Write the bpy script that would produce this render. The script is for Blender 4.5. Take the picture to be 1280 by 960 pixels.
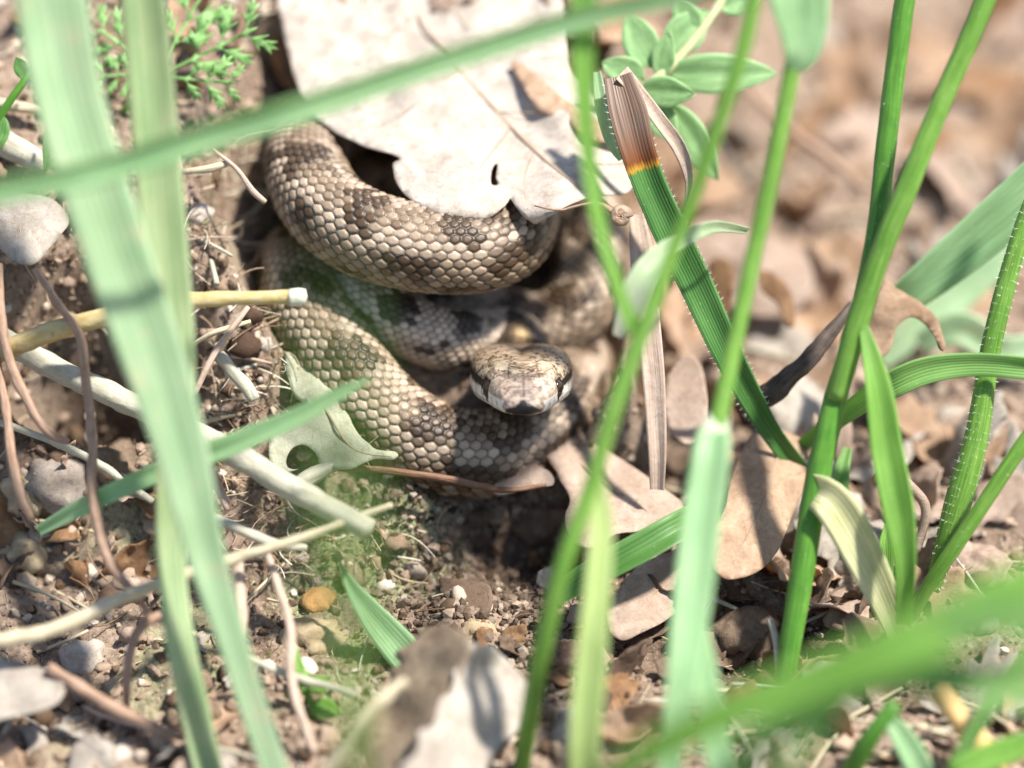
import bpy, math, random
import numpy as np
from mathutils import Vector, Matrix
from mathutils.geometry import delaunay_2d_cdt

# ------------------------------------------------------------------ scene, camera, sky, sun
# one Blender unit is one centimetre
S = bpy.context.scene
S.unit_settings.system = 'METRIC'
S.unit_settings.scale_length = 0.01
for o in list(bpy.data.objects): bpy.data.objects.remove(o)
COL = S.collection
PITCH = math.radians(42); DIST = 42.0; PX = 15.0 / 1280
sp, cp = math.sin(PITCH), math.cos(PITCH)
FWD = np.array([0, cp, -sp]); UPV = np.array([0, sp, cp]); CAM = -FWD * DIST
cam_d = bpy.data.cameras.new('camera'); cam = bpy.data.objects.new('camera', cam_d); COL.objects.link(cam)
cam.location = CAM; cam.rotation_euler = (math.pi / 2 - PITCH, 0, 0)
cam_d.sensor_width = 36; cam_d.lens = 36 * DIST / 15.0
cam_d.clip_start = 0.5; cam_d.clip_end = 5000
cam_d.dof.use_dof = True; cam_d.dof.focus_distance = DIST - 0.35
cam_d.dof.aperture_fstop = cam_d.lens * 1e-3 / 2.0        # a macro lens with an entrance pupil of about 2 cm
S.camera = cam

SUN_EL, SUN_AZ = 63.0, 84.0      # azimuth from +Y (away from the camera) towards +X
w = bpy.data.worlds.new('World'); S.world = w; w.use_nodes = True
nt = w.node_tree; nt.nodes.clear()
sky = nt.nodes.new('ShaderNodeTexSky'); sky.sky_type = 'NISHITA'; sky.sun_disc = False
sky.sun_elevation = math.radians(SUN_EL); sky.sun_rotation = math.radians(SUN_AZ)
bg = nt.nodes.new('ShaderNodeBackground'); bg.inputs[1].default_value = 0.10
wo = nt.nodes.new('ShaderNodeOutputWorld')
nt.links.new(sky.outputs[0], bg.inputs[0]); nt.links.new(bg.outputs[0], wo.inputs[0])
sl = bpy.data.lights.new('sun', 'SUN'); sl.energy = 4.8; sl.angle = math.radians(4.0); sl.color = (1, .955, .88)
so = bpy.data.objects.new('sun', sl); COL.objects.link(so)
e, a = math.radians(SUN_EL), math.radians(SUN_AZ)
sdir = Vector((math.sin(a) * math.cos(e), math.cos(a) * math.cos(e), math.sin(e)))
so.rotation_euler = sdir.to_track_quat('Z', 'Y').to_euler(); so.location = sdir * 200
S.view_settings.view_transform = 'Standard'; S.view_settings.look = 'None'
S.view_settings.exposure = 1.0; S.view_settings.gamma = 1.0
S.cycles.use_denoising = True
S.cycles.max_bounces = 8; S.cycles.transmission_bounces = 4; S.cycles.diffuse_bounces = 4

rng = np.random.default_rng(7); random.seed(7)

# ------------------------------------------------------------------ maths helpers
def W(px, py, d=0.0):
    """a place in the world: where the photograph's point lies, d centimetres in front of the plane of focus"""
    k = PX * (DIST - d) / DIST
    p = CAM + FWD * (DIST - d) + UPV * ((480 - py) * k)
    return np.array([p[0] + (px - 640) * k, p[1], p[2]])

def sstep(a, b, x):
    t = np.clip((x - a) / (b - a), 0, 1); return t * t * (3 - 2 * t)

def _hash(ix, iy, iz):
    h = (ix.astype(np.int64) * 374761393 + iy.astype(np.int64) * 668265263 + iz.astype(np.int64) * 2147483647 * 7) & 0xffffffff
    h = ((h ^ (h >> 13)) * 1274126177) & 0xffffffff
    h = ((h ^ (h >> 16)) * 2246822519) & 0xffffffff
    return ((h ^ (h >> 15)) & 0xffffff) / float(0xffffff)

def vnoise(x, y, z=None):
    x = np.asarray(x, float); y = np.asarray(y, float); z = np.zeros_like(x) if z is None else np.asarray(z, float)
    ix, iy, iz = np.floor(x), np.floor(y), np.floor(z)
    fx, fy, fz = x - ix, y - iy, z - iz
    fx, fy, fz = [f * f * f * (f * (f * 6 - 15) + 10) for f in (fx, fy, fz)]
    r = 0
    for dx in (0, 1):
        for dy in (0, 1):
            for dz in (0, 1):
                wgt = (fx if dx else 1 - fx) * (fy if dy else 1 - fy) * (fz if dz else 1 - fz)
                r = r + wgt * _hash(ix + dx, iy + dy, iz + dz)
    return r * 2 - 1

def fbm(x, y, z=None, oct=4, gain=.5):
    r, a_, f = 0, 1.0, 1.0
    for i in range(oct):
        r = r + a_ * vnoise(x * f + 17.3 * i, y * f - 9.1 * i, None if z is None else z * f); a_ *= gain; f *= 2.03
    return r

def crom(P, n, closed=False):
    """Catmull-Rom through rows of P, n samples"""
    P = np.asarray(P, float); m = len(P)
    if closed: t = np.linspace(0, m, n, endpoint=False)
    else: t = np.linspace(0, m - 1, n)
    i = np.floor(t).astype(int)
    if not closed: i = np.minimum(i, m - 2)
    f = (t - i)[:, None]
    g = (lambda k: P[k % m]) if closed else (lambda k: P[np.clip(k, 0, m - 1)])
    p0, p1, p2, p3 = g(i - 1), g(i), g(i + 1), g(i + 2)
    return .5 * (2 * p1 + (p2 - p0) * f + (2 * p0 - 5 * p1 + 4 * p2 - p3) * f ** 2 + (3 * p1 - p0 - 3 * p2 + p3) * f ** 3)

def norm(v): return v / np.maximum(np.linalg.norm(v, axis=-1, keepdims=True), 1e-9)

# ------------------------------------------------------------------ mesh helpers
def mesh(name, V, F, uv=None, col=None, smooth=True):
    """F: (n,3) or (n,4) index array; uv (nv,2); col (nv,3)"""
    V = np.asarray(V, np.float32); F = np.asarray(F, np.int32)
    me = bpy.data.meshes.new(name); n, k = F.shape
    me.vertices.add(len(V)); me.vertices.foreach_set('co', V.ravel())
    me.loops.add(n * k); me.loops.foreach_set('vertex_index', F.ravel())
    me.polygons.add(n); me.polygons.foreach_set('loop_start', np.arange(0, n * k, k, dtype=np.int32))
    me.polygons.foreach_set('use_smooth', np.full(n, smooth))
    if uv is not None:
        l = me.uv_layers.new(name='UVMap'); l.data.foreach_set('uv', np.asarray(uv, np.float32)[F.ravel()].ravel())
    if col is not None:
        c = me.color_attributes.new('Col', 'FLOAT_COLOR', 'POINT')
        c4 = np.ones((len(V), 4), np.float32); c4[:, :3] = col; c.data.foreach_set('color', c4.ravel())
    me.update(calc_edges=True); return me

def obj(name, me, mat=None, parent=None, loc=None, rot=None):
    o = bpy.data.objects.new(name, me); COL.objects.link(o)
    if mat is not None and len(me.materials) == 0: me.materials.append(mat)
    if parent is not None: o.parent = parent
    if loc is not None: o.location = loc
    if rot is not None: o.rotation_euler = rot
    return o

def tag(o, label=None, cat=None, group=None, kind=None):
    for k, v in (('label', label), ('category', cat), ('group', group), ('kind', kind)):
        if v: o[k] = v
    return o

def empty(name, loc=(0, 0, 0)):
    o = bpy.data.objects.new(name, None); COL.objects.link(o); o.location = loc; o.empty_display_size = .3; return o

def gridF(nu, nv, wrap=False):
    i, j = np.meshgrid(np.arange(nu - 1), np.arange(nv if wrap else nv - 1), indexing='ij')
    j2 = (j + 1) % nv
    return np.stack([i * nv + j, i * nv + j2, (i + 1) * nv + j2, (i + 1) * nv + j], -1).reshape(-1, 4)

# ------------------------------------------------------------------ material helpers
class NB:
    def __init__(s, name):
        s.m = bpy.data.materials.new(name); s.m.use_nodes = True; s.t = s.m.node_tree; s.t.nodes.clear()
        s.out = s.n('ShaderNodeOutputMaterial')
    def n(s, typ, **kw):
        nd = s.t.nodes.new(typ)
        for k, v in kw.items(): setattr(nd, k, v)
        return nd
    def set(s, nd, i, v):
        if isinstance(v, bpy.types.NodeSocket): s.t.links.new(v, nd.inputs[i])
        elif v is not None:
            if isinstance(v, tuple) and len(v) == 3 and nd.inputs[i].type == 'RGBA': v = (*v, 1)
            nd.inputs[i].default_value = v
    def mix(s, fac, a_, b_, blend='MIX'):
        nd = s.n('ShaderNodeMix', data_type='RGBA', blend_type=blend)
        s.set(nd, 0, fac); s.set(nd, 6, a_); s.set(nd, 7, b_); return nd.outputs[2]
    def math(s, op, a_, b_=None, c_=None, clamp=False):
        nd = s.n('ShaderNodeMath', operation=op, use_clamp=clamp)
        s.set(nd, 0, a_); s.set(nd, 1, b_); s.set(nd, 2, c_); return nd.outputs[0]
    def noise(s, vec, scale, detail=4, rough=.55, dist=0):
        nd = s.n('ShaderNodeTexNoise'); s.set(nd, 'Vector', vec); nd.inputs['Scale'].default_value = scale
        nd.inputs['Detail'].default_value = detail; nd.inputs['Roughness'].default_value = rough
        nd.inputs['Distortion'].default_value = dist; return nd.outputs['Fac']
    def ramp(s, fac, stops):
        nd = s.n('ShaderNodeValToRGB'); s.set(nd, 0, fac); el = nd.color_ramp.elements
        while len(el) < len(stops): el.new(.5)
        for q, (p, c) in zip(el, stops): q.position = p; q.color = (*c, 1) if len(c) == 3 else c
        return nd.outputs[0]
    def step(s, fac, lo, hi):
        nd = s.n('ShaderNodeMapRange', clamp=True); s.set(nd, 0, fac); s.set(nd, 1, lo); s.set(nd, 2, hi); return nd.outputs[0]
    def co(s, which='Object', scale=None):
        c = s.n('ShaderNodeTexCoord').outputs[which]
        if scale is None: return c
        m = s.n('ShaderNodeMapping'); s.set(m, 0, c); m.inputs['Scale'].default_value = scale; return m.outputs[0]
    def rnd(s): return s.n('ShaderNodeObjectInfo').outputs['Random']
    def bump(s, h, strength, dist):
        nd = s.n('ShaderNodeBump'); nd.inputs['Strength'].default_value = strength; nd.inputs['Distance'].default_value = dist
        s.set(nd, 'Height', h); return nd.outputs[0]
    def bsdf(s, col, rough=.6, spec=.3, nrm=None, trans=0, tcol=None, sheen=0):
        b = s.n('ShaderNodeBsdfPrincipled'); s.set(b, 'Base Color', col); s.set(b, 'Roughness', rough)
        b.inputs['Specular IOR Level'].default_value = spec
        if sheen: b.inputs['Sheen Weight'].default_value = sheen
        if nrm is not None: s.set(b, 'Normal', nrm)
        o = b.outputs[0]
        if trans:
            t = s.n('ShaderNodeBsdfTranslucent'); s.set(t, 0, tcol if tcol is not None else col)
            if nrm is not None: s.set(t, 'Normal', nrm)
            mx = s.n('ShaderNodeMixShader'); s.set(mx, 0, trans); s.set(mx, 1, o); s.set(mx, 2, t.outputs[0]); o = mx.outputs[0]
        s.t.links.new(o, s.out.inputs[0]); return s.m

def m_grass(name, c1, c2, trans=.4, tip=None, tip0=.8, tip1=.9, blotch=0., rough=.42, base=None, stripes=9):
    b = NB(name); uv = b.n('ShaderNodeUVMap').outputs[0]
    sx = b.n('ShaderNodeSeparateXYZ'); b.set(sx, 0, uv)
    mp = b.n('ShaderNodeMapping'); b.set(mp, 0, uv); mp.inputs['Scale'].default_value = (14, 1.6, 1)
    n1 = b.noise(mp.outputs[0], 1.0, 5)
    mp2 = b.n('ShaderNodeMapping'); b.set(mp2, 0, uv); mp2.inputs['Scale'].default_value = (1.5, 5, 1)
    n2 = b.noise(mp2.outputs[0], 1.3, 3)
    c = b.mix(b.step(b.math('MULTIPLY_ADD', n2, .5, b.math('MULTIPLY', n1, .5)), .35, .66), c1, c2)
    wv = b.math('SINE', b.math('MULTIPLY', sx.outputs[0], 2 * math.pi * stripes))
    c = b.mix(b.math('MULTIPLY_ADD', wv, .10, .10), c, tuple(min(1, x * 1.5 + .05) for x in c2))
    mp3 = b.n('ShaderNodeMapping'); b.set(mp3, 0, uv); mp3.inputs['Scale'].default_value = (46, 2.6, 1)
    st = b.noise(mp3.outputs[0], 1.0, 4, .6)
    c = b.mix(1.0, c, b.mix(b.step(st, .34, .68), (.66, .70, .62), (1.26, 1.22, 1.25)), 'MULTIPLY')
    lg = b.noise(b.co('Object'), .55, 2, .5)
    c = b.mix(1.0, c, b.mix(b.step(lg, .35, .65), (.80, .84, .74), (1.14, 1.10, 1.12)), 'MULTIPLY')
    ed = b.step(b.math('ABSOLUTE', b.math('SUBTRACT', sx.outputs[0], .5)), .44, .5)
    c = b.mix(b.math('MULTIPLY', ed, .45), c, tuple(min(1, x * 1.25 + .12) for x in c2))
    spk_ = b.noise(b.co('Object'), 15, 3, .6)
    c = b.mix(b.math('MULTIPLY', b.step(spk_, .66, .74), .35), c, (.66, .68, .56))
    brn = b.noise(b.co('Object'), 4.3, 4, .65)
    c = b.mix(b.math('MULTIPLY', b.step(brn, .68, .76), .4), c, (.36, .28, .13))
    if blotch:
        nb = b.noise(b.co('Object'), 2.2, 3, .6)
        c = b.mix(b.math('MULTIPLY', b.step(nb, .56, .68), blotch), c, (.55, .5, .34))
    if base is not None:
        c = b.mix(b.step(sx.outputs[1], .28, .02), c, base)
    if tip is not None:
        v = b.math('MULTIPLY_ADD', n1, .03, sx.outputs[1])
        dead = b.mix(b.step(st, .38, .66), tuple(x * .45 for x in tip), tuple(min(1, x * 1.35) for x in tip))
        c = b.mix(b.step(v, tip0, tip0 + .006), c, (.50, .27, .03))
        c = b.mix(b.step(v, tip0 + .008, tip0 + .022), c, (.20, .06, .012))
        c = b.mix(b.step(v, tip0 + .02, tip1), c, dead)
    hb = b.math('ADD', b.math('MULTIPLY', wv, .4), n1)
    return b.bsdf(c, rough, .35, b.bump(hb, .35, .012), trans, b.mix(1.0, c, (1.15, 1.2, .55), 'MULTIPLY'))

def vo_(b, co, sc):
    wn = b.n('ShaderNodeTexNoise'); b.set(wn, 'Vector', co); wn.inputs['Scale'].default_value = sc * .8
    ad = b.n('ShaderNodeVectorMath', operation='MULTIPLY_ADD'); b.set(ad, 0, wn.outputs['Color']); ad.inputs[1].default_value = (.25, .25, .25); b.set(ad, 2, co)
    v = b.n('ShaderNodeTexVoronoi', feature='DISTANCE_TO_EDGE'); b.set(v, 'Vector', ad.outputs[0]); v.inputs['Scale'].default_value = sc; return v.outputs['Distance']
def m_dry(name, c1, c2, c3, trans=.18, rough=.7, scale=1.0, vary=.12):
    b = NB(name); co = b.co('Object')
    n1 = b.noise(co, 1.1 * scale, 6, .6, .4); n2 = b.noise(co, 7 * scale, 6, .65); n3 = b.noise(co, 26 * scale, 3, .6)
    c = b.mix(b.step(n1, .36, .66), c1, c2)
    c = b.mix(b.math('MULTIPLY', b.step(n2, .52, .74), .75), c, c3)
    c = b.mix(b.math('MULTIPLY', b.step(n3, .64, .74), .5), c, tuple(x * .45 for x in c3))
    n4 = b.noise(co, 2.6 * scale, 7, .7, .8)
    c = b.mix(1.0, c, b.mix(b.step(n4, .36, .66), (.74, .71, .68), (1.1, 1.1, 1.09)), 'MULTIPLY')
    c = b.mix(b.math('MULTIPLY', b.step(vo_(b, co, 7 * scale), .05, .0), .22), c, tuple(x * .6 for x in c3))
    hs = b.n('ShaderNodeHueSaturation'); b.set(hs, 'Color', c)
    b.set(hs, 'Value', b.math('MULTIPLY_ADD', b.rnd(), 2 * vary, 1 - vary))
    c = hs.outputs[0]
    vo = b.n('ShaderNodeTexVoronoi', feature='DISTANCE_TO_EDGE'); b.set(vo, 'Vector', co); vo.inputs['Scale'].default_value = 9 * scale
    h = b.math('ADD', b.math('MULTIPLY', b.step(vo.outputs['Distance'], 0, .08), .16), b.math('ADD', n2, b.math('MULTIPLY', n3, .6)))
    return b.bsdf(c, rough, .2, b.bump(h, .6, .02), trans, b.mix(1.0, c, (1.1, .95, .75), 'MULTIPLY'))

def m_twig(name, c1, c2, rough=.75, stretch=(30, 1.2, 1), trans=0.):
    b = NB(name); uv = b.n('ShaderNodeUVMap').outputs[0]
    mp = b.n('ShaderNodeMapping'); b.set(mp, 0, uv); mp.inputs['Scale'].default_value = (8, 2.0, 1)
    n1 = b.noise(mp.outputs[0], 1.4, 5, .65); n2 = b.noise(b.co('Object'), 6, 5, .65)
    c = b.mix(b.step(b.math('ADD', b.math('MULTIPLY', n1, .6), b.math('MULTIPLY', n2, .4)), .38, .62), c1, c2)
    c = b.mix(b.math('MULTIPLY', b.step(n2, .6, .72), .5), c, tuple(x * .35 for x in c1))
    return b.bsdf(c, rough, .25, b.bump(b.math('ADD', n1, n2), .55, .03), trans)

def m_attr(name, rough=.5, spec=.3, extra=0.):
    b = NB(name); at = b.n('ShaderNodeAttribute'); at.attribute_name = 'Col'
    c = at.outputs[0]; co = b.co('Object')
    n = b.noise(co, 24, 4, .6)
    c = b.mix(.55, c, b.mix(b.step(n, .3, .7), (.55, .52, .5), (1.25, 1.25, 1.25)), 'MULTIPLY')
    return b.bsdf(c, rough, spec, b.bump(b.noise(co, 60, 3, .6), .18, .01))

GR_PALE = m_grass('grass_pale', (.30, .48, .28), (.48, .60, .42), .4, blotch=.45)
GR_STRIPE = m_grass('grass_striped', (.24, .41, .20), (.50, .56, .35), .4, blotch=.3, stripes=5)
GR_MID = m_grass('grass_mid', (.17, .38, .09), (.30, .50, .17), .45)
GR_FRESH = m_grass('grass_fresh', (.16, .38, .055), (.30, .52, .12), .5)
GR_DARK = m_grass('grass_dark', (.08, .23, .05), (.17, .35, .10), .4)
GR_MINT = m_grass('grass_mint', (.30, .54, .30), (.46, .64, .40), .45)
GR_YEL = m_grass('grass_yellowing', (.50, .52, .22), (.74, .70, .50), .35, blotch=.3)
GR_LIME = m_grass('grass_lime', (.32, .46, .13), (.50, .60, .28), .4)
GR_TIP = m_grass('grass_dead_tip', (.035, .14, .018), (.11, .27, .07), .3, tip=(.30, .20, .145), tip0=.80, tip1=.90, stripes=12)
GR_WHITE = m_grass('grass_whitened', (.30, .46, .25), (.55, .62, .45), .3, base=(.72, .70, .58))
HERB = m_grass('herb_green', (.24, .46, .18), (.42, .60, .33), .4, rough=.5, stripes=2)
FEATHER = m_grass('feather_green', (.22, .46, .13), (.40, .62, .28), .4, rough=.5, stripes=2)
OAK_PALE = m_dry('oak_pale', (.49, .43, .375), (.55, .485, .425), (.34, .265, .20), .14)
OAK_TAN = m_dry('oak_tan', (.46, .31, .20), (.58, .42, .30), (.32, .19, .11), .36)
OAK_PINK = m_dry('oak_pink', (.48, .36, .28), (.58, .46, .38), (.34, .23, .17), .3)
OAK_BROWN = m_dry('oak_brown', (.22, .12, .06), (.33, .20, .11), (.12, .06, .03), .2)
OAK_DARK = m_dry('oak_dark', (.13, .085, .06), (.20, .14, .10), (.07, .045, .03), .1)
OAK_GREY = m_dry('oak_grey', (.36, .32, .275), (.46, .415, .36), (.25, .20, .155), .12)
OAK_GREEN = m_dry('oak_greyed', (.50, .52, .38), (.62, .62, .48), (.36, .36, .22), .15)
STRAW = m_twig('straw', (.42, .35, .22), (.58, .50, .36), .6)
STRAW_PINK = m_twig('straw_pink', (.38, .27, .20), (.54, .42, .34), .65)
STRAW_GREY = m_twig('straw_grey', (.34, .32, .24), (.52, .49, .39), .7)
TWIG_BR = m_twig('twig_brown', (.25, .15, .10), (.42, .29, .21))
TWIG_RED = m_twig('twig_red', (.13, .065, .038), (.25, .145, .09))
TWIG_DARK = m_twig('twig_dark', (.045, .035, .03), (.12, .09, .07))
YEL_STEM = m_twig('yellow_stem', (.40, .29, .10), (.56, .46, .26), .5)
ORANGE_STEM = m_twig('orange_stem', (.62, .36, .12), (.74, .52, .25), .5)
CUT_END = m_twig('cut_end', (.52, .50, .40), (.66, .63, .52), .7)

# ------------------------------------------------------------------ the ground
# the way the snake lies (needed here because the earth gives way under it)
NR = 240; NROWS = 32; KS = .262
H0, H1 = W(651, 459, -.95), W(655, 512, 1.15)
ax_h = (H1 - H0) / np.linalg.norm(H1 - H0); HL = np.linalg.norm(H1 - H0)
way = []       # x, y, z, radius from the snout to the tail
for t in (1, .8, .6, .4, .2, 0): way.append([*(H0 + (H1 - H0) * t), .42])
for px, py, d, r in [
    (652, 442, -1.5, .42), (642, 422, -1.95, .43), (602, 424, -1.8, .45), (554, 424, -1.35, .46), (510, 408, -1.15, .46), (472, 384, -1.15, .46), (440, 354, -1.5, .46),
    (418, 315, -2.3, .5), (430, 262, -3.4, .52), (480, 215, -4.2, .54), (560, 190, -4.6, .56), (650, 185, -4.4, .57), (712, 212, -3.9, .57),
    (733, 268, -3.35, .57), (738, 330, -3.05, .56), (722, 385, -2.9, .56), (680, 412, -2.95, .56), (630, 404, -3.0, .56), (575, 386, -2.9, .57), (515, 366, -2.9, .58), (455, 345, -3.0, .6), (400, 325, -2.9, .6),
    (372, 330, -2.3, .6), (372, 358, -1.5, .6), (394, 402, -.95, .61), (432, 462, -.62, .63), (484, 522, -.55, .64), (548, 560, -.7, .64), (615, 566, -1.05, .64), (672, 540, -1.6, .62), (706, 495, -2.4, .6),
    (715, 450, -3.6, .6), (665, 400, -4.8, .6), (570, 330, -5.4, .6), (480, 240, -5.4, .6), (430, 175, -4.4, .6),
    (400, 165, -3.3, .6), (384, 186, -2.1, .6), (386, 224, -1.2, .61), (410, 262, -.6, .62), (452, 290, -.3, .63), (505, 306, -.2, .63), (560, 313, -.28, .62), (608, 310, -.5, .61), (642, 290, -1.0, .6), (648, 254, -1.8, .57),
    (628, 215, -2.7, .5), (585, 180, -3.4, .38), (530, 155, -3.8, .25), (480, 140, -4.0, .12), (455, 135, -4.1, .02)]:
    way.append([*W(px, py, d), r])
WAYS = crom(np.array(way), 420)
_l = np.concatenate([[0], np.cumsum(np.linalg.norm(np.diff(WAYS[:, :3], axis=0), axis=1))])
SHOW = WAYS[(np.arange(420) > 30) & (np.arange(420) < 300) | (np.arange(420) > 345) & (np.arange(420) < 440)][::2]
SHOW = np.concatenate([SHOW, [[*W(570, 466, -5.0), .75], [*W(530, 440, -5.0), .75], [*W(600, 480, -5.0), .75], [*W(470, 215, -4.2), .7]]])
def carve(x, y, z):
    sh = x.shape; x, y, z = x.ravel(), y.ravel(), z.ravel().copy()
    k = (x > -4.8) & (x < 3.2) & (y > -3.2) & (y < 6)
    if k.any():
        xx, yy, zz = x[k], y[k], z[k]
        for sx0, sy0, sz0, r0 in SHOW:
            dd = np.hypot(xx - sx0, yy - sy0)
            zz = np.minimum(zz, sz0 - r0 * .8 + 2.4 * np.maximum(dd - r0 * .75, 0))
        z[k] = zz
    return z.reshape(sh)

def h_macro(x, y):
    x = np.asarray(x, float); y = np.asarray(y, float)
    base = -2.4 - .04 * (np.clip(y, -9, 25) + 1.7) - .05 * np.minimum(y + 6, 0)
    edge = -1.0 + 2.6 * sstep(-.9, .6, y) + .25 * vnoise(y * 1.1, y * 0 + 3.3)
    wgt = 1 - sstep(-.45, .55, x - edge)
    zb = 1.05 * y - .62 + .25 * vnoise(x * .45, y * .45)
    top = 2.1 + .10 * (y - 2.6)
    zb = np.minimum(zb, top) - .25 * np.exp(-((zb - top) / .7) ** 2)
    bank = np.maximum(zb - base, 0) * wgt
    farl = sstep(-14, -8, x)
    z = base + bank * (.35 + .65 * farl)
    # the nest that the coils lie in, the dark hollow below it, and the gap under the twigs beyond the wide blades
    z = z - 1.5 * np.exp(-(((x + .75) / 1.9) ** 2 + ((y - .75) / 1.15) ** 2) ** 1.5)
    z = z - .55 * np.exp(-(((x - .0) / .95) ** 2 + ((y + .95) / .6) ** 2))
    z = z - 3.0 * np.exp(-(((x + 6.1) / 1.45) ** 2 + ((y - .75) / .85) ** 2) ** 2.5)
    z = z - .5 * np.exp(-(((x - 2.9) / 1.4) ** 2 + ((y + 2.9) / .7) ** 2))
    z = z + .18 * vnoise(x * .33 + 5, y * .33) * sstep(6, 14, np.abs(x) + np.abs(y)) * 4
    return carve(x, y, np.atleast_1d(z))

def h_full(x, y):
    z = h_macro(x, y)
    z = z + .10 * fbm(x * 1.3, y * 1.3, oct=3) + .05 * fbm(x * 4.1 + 9, y * 4.1, oct=4, gain=.62)
    cr = np.abs(vnoise(x * 3.0 + 40, y * 3.0)); z = z - .06 * np.exp(-(cr / .08) ** 2)
    return z

def G(px, py, lift=0.0):
    """the point of the ground seen at that place of the photograph, raised towards the viewer by lift"""
    d = np.linspace(8, -34, 1400)
    k = PX * (DIST - d) / DIST
    P = CAM[None] + FWD[None] * (DIST - d)[:, None] + UPV[None] * ((480 - py) * k)[:, None]
    P[:, 0] += (px - 640) * k
    below = P[:, 2] < h_quick(P[:, 0], P[:, 1])
    i = int(np.argmax(below)) if below.any() else len(d) - 1
    return W(px, py, d[i] + lift)

def gd(px, py):
    p = G(px, py); return float(-(p @ FWD))

xs = np.concatenate([np.linspace(-140, -16, 40), np.linspace(-15.6, -9.6, 60), np.arange(-9.5, 9.5, .04), np.linspace(9.6, 15.6, 60), np.linspace(16, 140, 40)])
ys = np.concatenate([np.linspace(-120, -10, 36), np.linspace(-9.8, -7.1, 40), np.arange(-7, 8, .04), np.arange(8, 22, .12), np.linspace(22.3, 240, 60)])
X, Y = np.meshgrid(xs, ys, indexing='ij'); Z = h_full(X, Y)
V = np.stack([X, Y, Z], -1).reshape(-1, 3)
moss = sstep(-.15, .45, fbm(X * .8 + 3, Y * .8, oct=4) + 1.5 * np.exp(-(((X + 2.1) / 1.5) ** 2 + ((Y + 1.0) / 1.2) ** 2)) - .25)
moss = moss * (1 - sstep(-1.3, -.4, X)) * np.maximum(sstep(-.4, -.9, Y), sstep(-2.4, -3.0, X)) * sstep(-7.5, -4, X) * (1 - sstep(1.0, 3.0, Y))
# shade of the hollows and under the litter, put into the soil colour
hollow_shade = sstep(.25, .75, 1.15 * np.exp(-(((X - .1) / 1.2) ** 2 + ((Y + 1.2) / .8) ** 2)) + 1.1 * np.exp(-(((X - 2.9) / 1.9) ** 2 + ((Y + 2.7) / .9) ** 2)) + .9 * np.exp(-(((X + 6.2) / 1.8) ** 2 + ((Y - .4) / 1.1) ** 2)) + .4 * fbm(X * 1.1, Y * 1.1 + 8, oct=3))
b = NB('soil'); co = b.co('Object')
n0 = b.noise(co, .45, 4, .6); n1 = b.noise(co, 2.6, 7, .68, .3); n2 = b.noise(co, 14, 6, .7); n3 = b.noise(co, 55, 4, .7)
c = b.ramp(b.math('ADD', b.math('MULTIPLY', n0, .45), b.math('MULTIPLY', n1, .55)), [(.32, (.15, .098, .066)), (.5, (.31, .225, .165)), (.68, (.46, .365, .285))])
c = b.mix(b.step(n2, .53, .72), c, (.52, .43, .34)); c = b.mix(b.math('MULTIPLY', b.step(n2, .46, .33), .8), c, (.055, .035, .024))
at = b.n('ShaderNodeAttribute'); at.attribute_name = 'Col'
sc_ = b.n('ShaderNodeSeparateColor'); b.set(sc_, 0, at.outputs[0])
mfac = b.math('MULTIPLY', sc_.outputs[0], b.step(b.math('ADD', n1, b.math('MULTIPLY', n2, .5)), .50, .80))
c = b.mix(mfac, c, b.mix(b.step(n2, .35, .65), (.17, .19, .07), (.44, .43, .28)))
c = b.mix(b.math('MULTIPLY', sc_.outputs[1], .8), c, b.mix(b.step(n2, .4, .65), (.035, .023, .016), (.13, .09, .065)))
SOIL = b.bsdf(c, .95, .12, b.bump(b.math('ADD', b.math('MULTIPLY', n2, 1.0), b.math('MULTIPLY', n3, .5)), .9, .05))
tag(obj('ground', mesh('ground', V, gridF(len(xs), len(ys)), col=np.stack([moss, hollow_shade, moss * 0], -1).reshape(-1, 3)), SOIL), kind='structure')

# ------------------------------------------------------------------ loose stuff on the ground
def ico(sub):
    import bmesh
    bm = bmesh.new(); bmesh.ops.create_icosphere(bm, subdivisions=sub, radius=1)
    Vv = np.array([v.co for v in bm.verts]); Ff = np.array([[v.index for v in f.verts] for f in bm.faces]); bm.free(); return Vv, Ff
I1, I2, I3 = ico(1), ico(2), ico(3)

_HF = (np.arange(-11, 11, .06), np.arange(-9, 30, .06))
_HZ = h_macro(*np.meshgrid(*_HF, indexing='ij'))
def h_quick(x, y):
    i = np.clip(((x + 11) / .06).astype(int), 0, len(_HF[0]) - 1); j = np.clip(((y + 9) / .06).astype(int), 0, len(_HF[1]) - 1); return _HZ[i, j]
def ground_pts(n, box):
    """random points on the ground within the part that is in view: box in photograph pixels"""
    px = rng.uniform(box[0], box[2], n); py = rng.uniform(box[1], box[3], n)
    X_ = np.zeros(n); Y_ = np.zeros(n); done = np.zeros(n, bool)
    for d in np.arange(7, -24, -.08):
        k = PX * (DIST - d) / DIST
        x = (px - 640) * k; v = (480 - py) * k
        y = CAM[1] + FWD[1] * (DIST - d) + UPV[1] * v; z = CAM[2] + FWD[2] * (DIST - d) + UPV[2] * v
        hit = ~done & (z < h_quick(x, y)); X_[hit] = x[hit]; Y_[hit] = y[hit]; done |= hit
    return np.stack([X_, Y_], 1)[done]

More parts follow.
